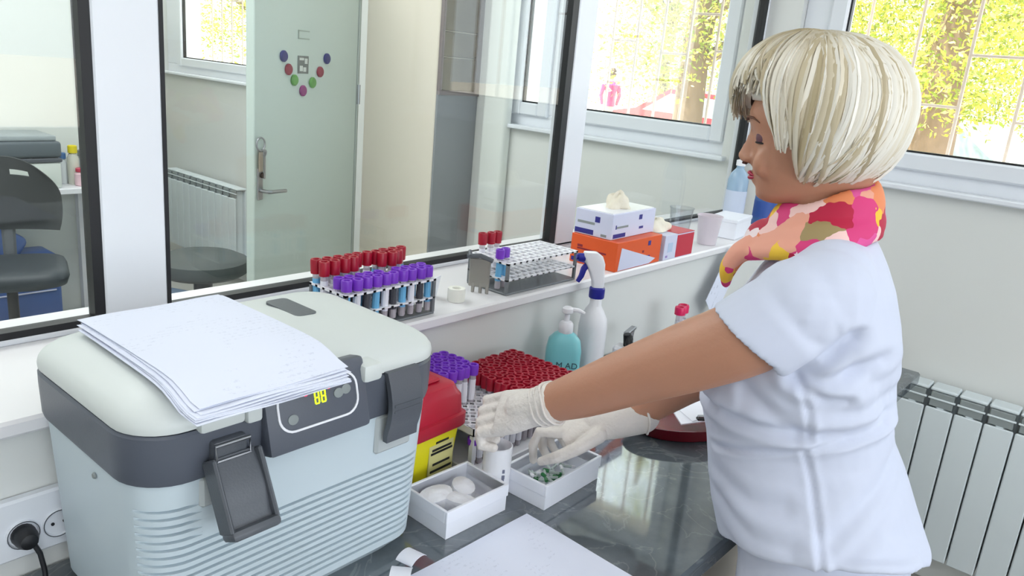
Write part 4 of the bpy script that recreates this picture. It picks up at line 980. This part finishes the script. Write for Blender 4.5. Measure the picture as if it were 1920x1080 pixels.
# ---- scarf
SCF = bpy.data.materials.new('scarf_print'); SCF.use_nodes = True; nt = SCF.node_tree; p = nt.nodes['Principled BSDF']; p.inputs['Roughness'].default_value = .7
tc = nt.nodes.new('ShaderNodeTexCoord'); nz = nt.nodes.new('ShaderNodeTexNoise'); nz.inputs['Scale'].default_value = 30
vo = nt.nodes.new('ShaderNodeTexVoronoi'); vo.inputs['Scale'].default_value = 32
mixv = nt.nodes.new('ShaderNodeMix'); mixv.data_type = 'VECTOR'; mixv.inputs['Factor'].default_value = .04
nt.links.new(tc.outputs['Object'], nz.inputs['Vector']); nt.links.new(tc.outputs['Object'], mixv.inputs['A']); nt.links.new(nz.outputs['Color'], mixv.inputs['B']); nt.links.new(mixv.outputs['Result'], vo.inputs['Vector'])
sp = nt.nodes.new('ShaderNodeSeparateColor'); nt.links.new(vo.outputs['Color'], sp.inputs[0])
rp = nt.nodes.new('ShaderNodeValToRGB'); rp.color_ramp.interpolation = 'CONSTANT'; e = rp.color_ramp.elements
cols = ['#e9a48e', '#d83a7a', '#f0c23a', '#f3c9c4', '#b8143e', '#e88a5a', '#f2dfe2', '#e0559a', '#a08a5e']
e[0].color = (*hexc(cols[0]), 1); e[1].position = .11; e[1].color = (*hexc(cols[1]), 1)
for i, c_ in enumerate(cols[2:]): q = e.new(.22+.11*i); q.color = (*hexc(c_), 1)
nt.links.new(sp.outputs[0], rp.inputs['Fac']); nt.links.new(rp.outputs['Color'], p.inputs['Base Color'])
b = B()
def roll(cx_, fx, bx, wy, zf, zb, hgt, thick, ph, m_=48):
    rings = []
    for k in range(m_):
        a = 2*math.pi*k/m_; ca, sa = math.cos(a), math.sin(a)
        c_ = Vector((cx_+(fx if ca > 0 else bx)*ca, wy*sa, zb+(zf-zb)*(ca*.5+.5)+.003*math.sin(4*a+ph)))
        o_ = Vector((ca, sa, 0))
        rings.append([c_+o_*thick*math.cos(t)*(1+.2*math.sin(3*a+ph))+Vector((0, 0, hgt*math.sin(t)))+o_*(-.25*hgt*math.sin(t)) for t in [2*math.pi*j/12 for j in range(12)]])
    b.loft(rings+[rings[0]], (0, 0))
roll(.035, .062, .058, .064, 1.374, 1.418, .026, .012, .5)
roll(.038, .082, .066, .080, 1.345, 1.392, .022, .015, 2.0)
roll(.040, .092, .066, .090, 1.330, 1.378, .014, .014, 3.6)
b.tube(catmull([(.120, .03, 1.345), (.138, .035, 1.325), (.150, .03, 1.298), (.150, .02, 1.27)], 5), interp([.016, .02, .018, .008], 16), 12, flat=.7)
fuse('scarf', b, SCF, pw, .004, 2)

# ---- gloves
b = B()
def hand(b, wrist, mid, mcp, w_ax, n_ax, ww, tt):
    rings = []
    w_ax, n_ax = Vector(w_ax).normalized(), Vector(n_ax).normalized()
    for c_, a, t in zip((wrist, mid, mcp), ww, tt):
        rings.append([Vector(c_)+w_ax*a*math.copysign(abs(math.cos(x))**.8, math.cos(x))+n_ax*t*math.copysign(abs(math.sin(x))**.9, math.sin(x)) for x in [2*math.pi*k/20 for k in range(20)]])
    b.loft(rings); 
wl = Vector((-.12, .76, -.63)).normalized(); fl = Vector((.9, 0, -.38)).normalized(); nl = wl.cross(fl)
hand(b, (.383, .111, 1.057), (.415, .106, 1.040), (.446, .101, 1.026), wl, nl, (.028, .037, .040), (.026, .020, .0165))
limb(b, [(.362, .1145, 1.070), (.39, .110, 1.053), (.41, .107, 1.043)], [.0315, .029, .028], 18)
for k in range(4):
    c_ = Vector((.446, .101, 1.026))+wl*.0195*(k-1.5); ln = (.95, 1.05, 1.0, .85)[k]
    q1 = c_+Vector((.92, 0, -.40)).normalized()*.034*ln; q2 = q1+Vector((-.12, -.05, -1)).normalized()*.025*ln; q3 = q2+Vector((-1, -.1, .02)).normalized()*.024*ln
    limb(b, [c_, (c_+q1)/2, q1, (q1+q2)/2, q2, q3], [.0100, .0096, .0098, .0090, .0088, .0078], 12)
limb(b, [(.402, .082, 1.045), (.425, .066, 1.018), (.448, .060, .996), (.456, .066, .975)], [.014, .0115, .0105, .0085], 12)
gl = fuse('glove', b, GLOVE, pw, .0022, 3)
def cuff(par, c_, ax, r, n=30):
    ax = Vector(ax).normalized(); u = ax.orthogonal().normalized(); v = ax.cross(u)
    pts = [Vector(c_)+u*(r+.0012*math.sin(5*a))*math.cos(a)+v*(r+.0012*math.sin(5*a))*math.sin(a)+ax*.002*math.sin(3*a) for a in [2*math.pi*k/n for k in range(n+1)]]
    obj('cuff', B().tube(pts, .0022, 8), GLOVE, par)
cuff(gl, (.360, .1150, 1.071), (.82, -.13, -.55), .0325)
for k, x in enumerate((.370, .379)): cuff(gl, (x, .1135-.002*k, 1.0645-.006*k), (.82, -.13, -.55), .0303-.0006*k)
b = B()
wr = Vector((-.25, .93, -.25)).normalized(); fr = Vector((.8, .2, -.55)).normalized(); nr = wr.cross(fr)
hand(b, (.292, -.027, .999), (.330, -.012, .985), (.366, .001, .977), wr, nr, (.026, .036, .038), (.022, .019, .016))
limb(b, [(.255, -.050, 1.012), (.29, -.028, 1.0), (.32, -.017, .99)], [.0315, .0285, .027], 18)
FG = [[(.366, .024, .980), (.405, .026, .973), (.413, .024, .946), (.411, .020, .917)], [(.370, .005, .980), (.404, .003, .962), (.404, .000, .935), (.392, -.002, .914)], [(.368, -.014, .980), (.398, -.018, .962), (.397, -.019, .937), (.384, -.018, .921)], [(.362, -.031, .980), (.386, -.037, .966), (.386, -.037, .946), (.374, -.034, .932)]]
for f_ in FG: limb(b, f_, [.0095, .0088, .0080, .0068], 12)
limb(b, [(.308, .014, .988), (.332, .040, .970), (.362, .050, .950), (.390, .044, .932)], [.014, .0115, .0102, .0075], 12)
gr = fuse('glove', b, GLOVE, pw, .0022, 3)
cuff(gr, (.253, -.051, 1.013), (.82, .5, -.27), .0325)

# ---- hair
hc = Vector((.074, 0, 1.527))
def hr(d):
    a = .114 if d.x > 0 else .117; c_ = .097 if d.z > 0 else .128; n = 2.25
    return (abs(d.x/a)**n+abs(d.y/.103)**n+abs(d.z/c_)**n)**(-1/n)
KEYS = [(-180, 1.436), (-100, 1.430), (-84, 1.436), (-74, 1.49), (-60, 1.505), (-30, 1.508), (-8, 1.516), (4, 1.53), (14, 1.552), (30, 1.562), (61, 1.562), (65, 1.50), (68, 1.478), (75, 1.478), (78, 1.492), (81, 1.455), (86, 1.432), (100, 1.430), (180, 1.436)]
def zend(ph):
    for (a, za), (c_, zc_) in zip(KEYS[:-1], KEYS[1:]):
        if a <= ph <= c_: return za+(zc_-za)*(ph-a)/(c_-a)
    return 1.44
def endpoint(ph, zz):
    p_ = R(ph); lo, hi = -1.45, 1.5
    for _ in range(40):
        mid = (lo+hi)/2; d = Vector((math.cos(mid)*math.cos(p_), math.cos(mid)*math.sin(p_), math.sin(mid)))
        if hc.z+d.z*hr(d) > zz: hi = mid
        else: lo = mid
    return Vector((math.cos(lo)*math.cos(p_), math.cos(lo)*math.sin(p_), math.sin(lo)))
HAIR = bpy.data.materials.new('blond_hair'); HAIR.use_nodes = True; nt = HAIR.node_tree; p = nt.nodes['Principled BSDF']; p.inputs['Roughness'].default_value = .38
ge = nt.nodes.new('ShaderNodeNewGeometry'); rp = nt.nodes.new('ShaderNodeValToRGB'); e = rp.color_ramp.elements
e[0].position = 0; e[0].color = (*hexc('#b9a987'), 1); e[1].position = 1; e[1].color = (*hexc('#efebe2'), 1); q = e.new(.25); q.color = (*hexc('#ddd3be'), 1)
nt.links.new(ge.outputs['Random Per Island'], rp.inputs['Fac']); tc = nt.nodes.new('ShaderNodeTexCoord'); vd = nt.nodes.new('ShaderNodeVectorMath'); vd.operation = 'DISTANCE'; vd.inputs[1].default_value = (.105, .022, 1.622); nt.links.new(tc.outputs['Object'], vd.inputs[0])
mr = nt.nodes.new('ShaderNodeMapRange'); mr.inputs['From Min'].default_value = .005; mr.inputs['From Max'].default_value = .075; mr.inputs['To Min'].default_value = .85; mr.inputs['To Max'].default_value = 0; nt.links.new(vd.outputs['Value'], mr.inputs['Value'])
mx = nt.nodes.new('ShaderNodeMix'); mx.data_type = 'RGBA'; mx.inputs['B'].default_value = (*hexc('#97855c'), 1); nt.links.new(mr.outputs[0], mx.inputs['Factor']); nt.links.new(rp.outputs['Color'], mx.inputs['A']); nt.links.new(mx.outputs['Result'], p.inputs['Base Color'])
b = B(); NP, NT = 72, 16; rings = []
for i in range(NP):
    ph = -180+360*i/NP; E_ = endpoint(ph, zend(ph)+.006); th1 = math.asin(max(-1, min(1, E_.z))); ring = []
    for j in range(NT+1):
        th = math.pi/2-.02+(th1-math.pi/2+.02)*j/NT
        d = Vector((math.cos(th)*math.cos(R(ph)), math.cos(th)*math.sin(R(ph)), math.sin(th))); ring.append(hc+d*(hr(d)-.006-.010*(j/NT)**6))
    rings.append(ring)
k0 = 0
for off in (0, .012):
    b.v += [tuple(p_-(p_-hc).normalized()*off) for r_ in rings for p_ in r_]
W_ = NT+1; n_ = NP*W_
for i in range(NP):
    for j in range(NT):
        a, c_ = i*W_+j, ((i+1) % NP)*W_+j; b.f += [(a, c_, c_+1, a+1), (n_+a+1, n_+c_+1, n_+c_, n_+a)]
    a, c_ = i*W_+NT, ((i+1) % NP)*W_+NT; b.f.append((a, c_, c_+n_, a+n_))
b.f += [tuple(i*W_ for i in range(NP))]
part = Vector((.036, .020, .085)).normalized()
rnd = random.Random(11)
for i in range(1150):
    ph = rnd.uniform(-180, 180) if i % 3 else rnd.uniform(20, 180)
    if 14 < ph < 62 and i % 3: continue
    zz = zend(ph)+rnd.gauss(0, .004)-.002
    E_ = endpoint(ph, zz)
    st = (part+Vector((rnd.uniform(-.55, .12), rnd.gauss(0, .10), 0))).normalized()
    lift = rnd.uniform(-.004, .0035); pts = []; rad = []; M_ = 16
    bend = rnd.gauss(0, 7); el1 = math.asin(max(-1, min(1, E_.z))); full = abs(ph) > 80
    back = -rnd.uniform(6, 26)*(1 if ph > 0 else -1) if 82 < abs(ph) < 165 else 0      # locks sweep backwards on the way down
    for j in range(M_+1):
        t = j/M_; el = R(80)+(el1-R(80))*t; az = R(ph+bend*math.sin(math.pi*t)-back*math.sin(math.pi*t)*.8)
        d = Vector((math.cos(el)*math.cos(az), math.cos(el)*math.sin(az), math.sin(el)))
        k_ = min(1, t/.42); k_ = k_*k_*(3-2*k_); d = (st*(1-k_)+d*k_).normalized()
        r_ = hr(d)+lift*min(1, t*3)-(.016 if full else .005)*t**7+.003*math.sin(t*math.pi)
        pts.append(hc+d*r_); rad.append(.0009+.0034*math.sin(math.pi*min(1, t*.92+.06))**.6)
    b.tube(pts, rad, 5, flat=.45, up=st)
b.loft([sec(1.532, .154+.004, -.028, .072, 28, 2.3)]+[sec(z, f+.009, k-.007, w_+.008, 28, 2.3) for z, f, k, w_ in HEAD if z >= 1.54]+[sec(1.602, .07, .04, .02, 28, 2.3)])
for i in range(430):      # under-layer close to the scalp round the forehead
    ph = rnd.uniform(-75, 66) if i < 330 else rnd.uniform(-25, 40); el1 = R(rnd.uniform(6, 18)) if ph > 8 else R(rnd.uniform(-12, 8)); sc_ = rnd.uniform(.80, .97); pts = []; rad = []
    for j in range(13):
        t = j/12; el = R(78)+(el1-R(78))*t; d = Vector((math.cos(el)*math.cos(R(ph)), math.cos(el)*math.sin(R(ph)), math.sin(el)))
        k_ = min(1, t/.4); d = (part*(1-k_)+d*k_).normalized(); pts.append(hc+d*hr(d)*(.97+(sc_-.97)*t)); rad.append(.001+.003*math.sin(math.pi*min(1, t*.9+.08)))
    b.tube(pts, rad, 5, flat=.45, up=part)
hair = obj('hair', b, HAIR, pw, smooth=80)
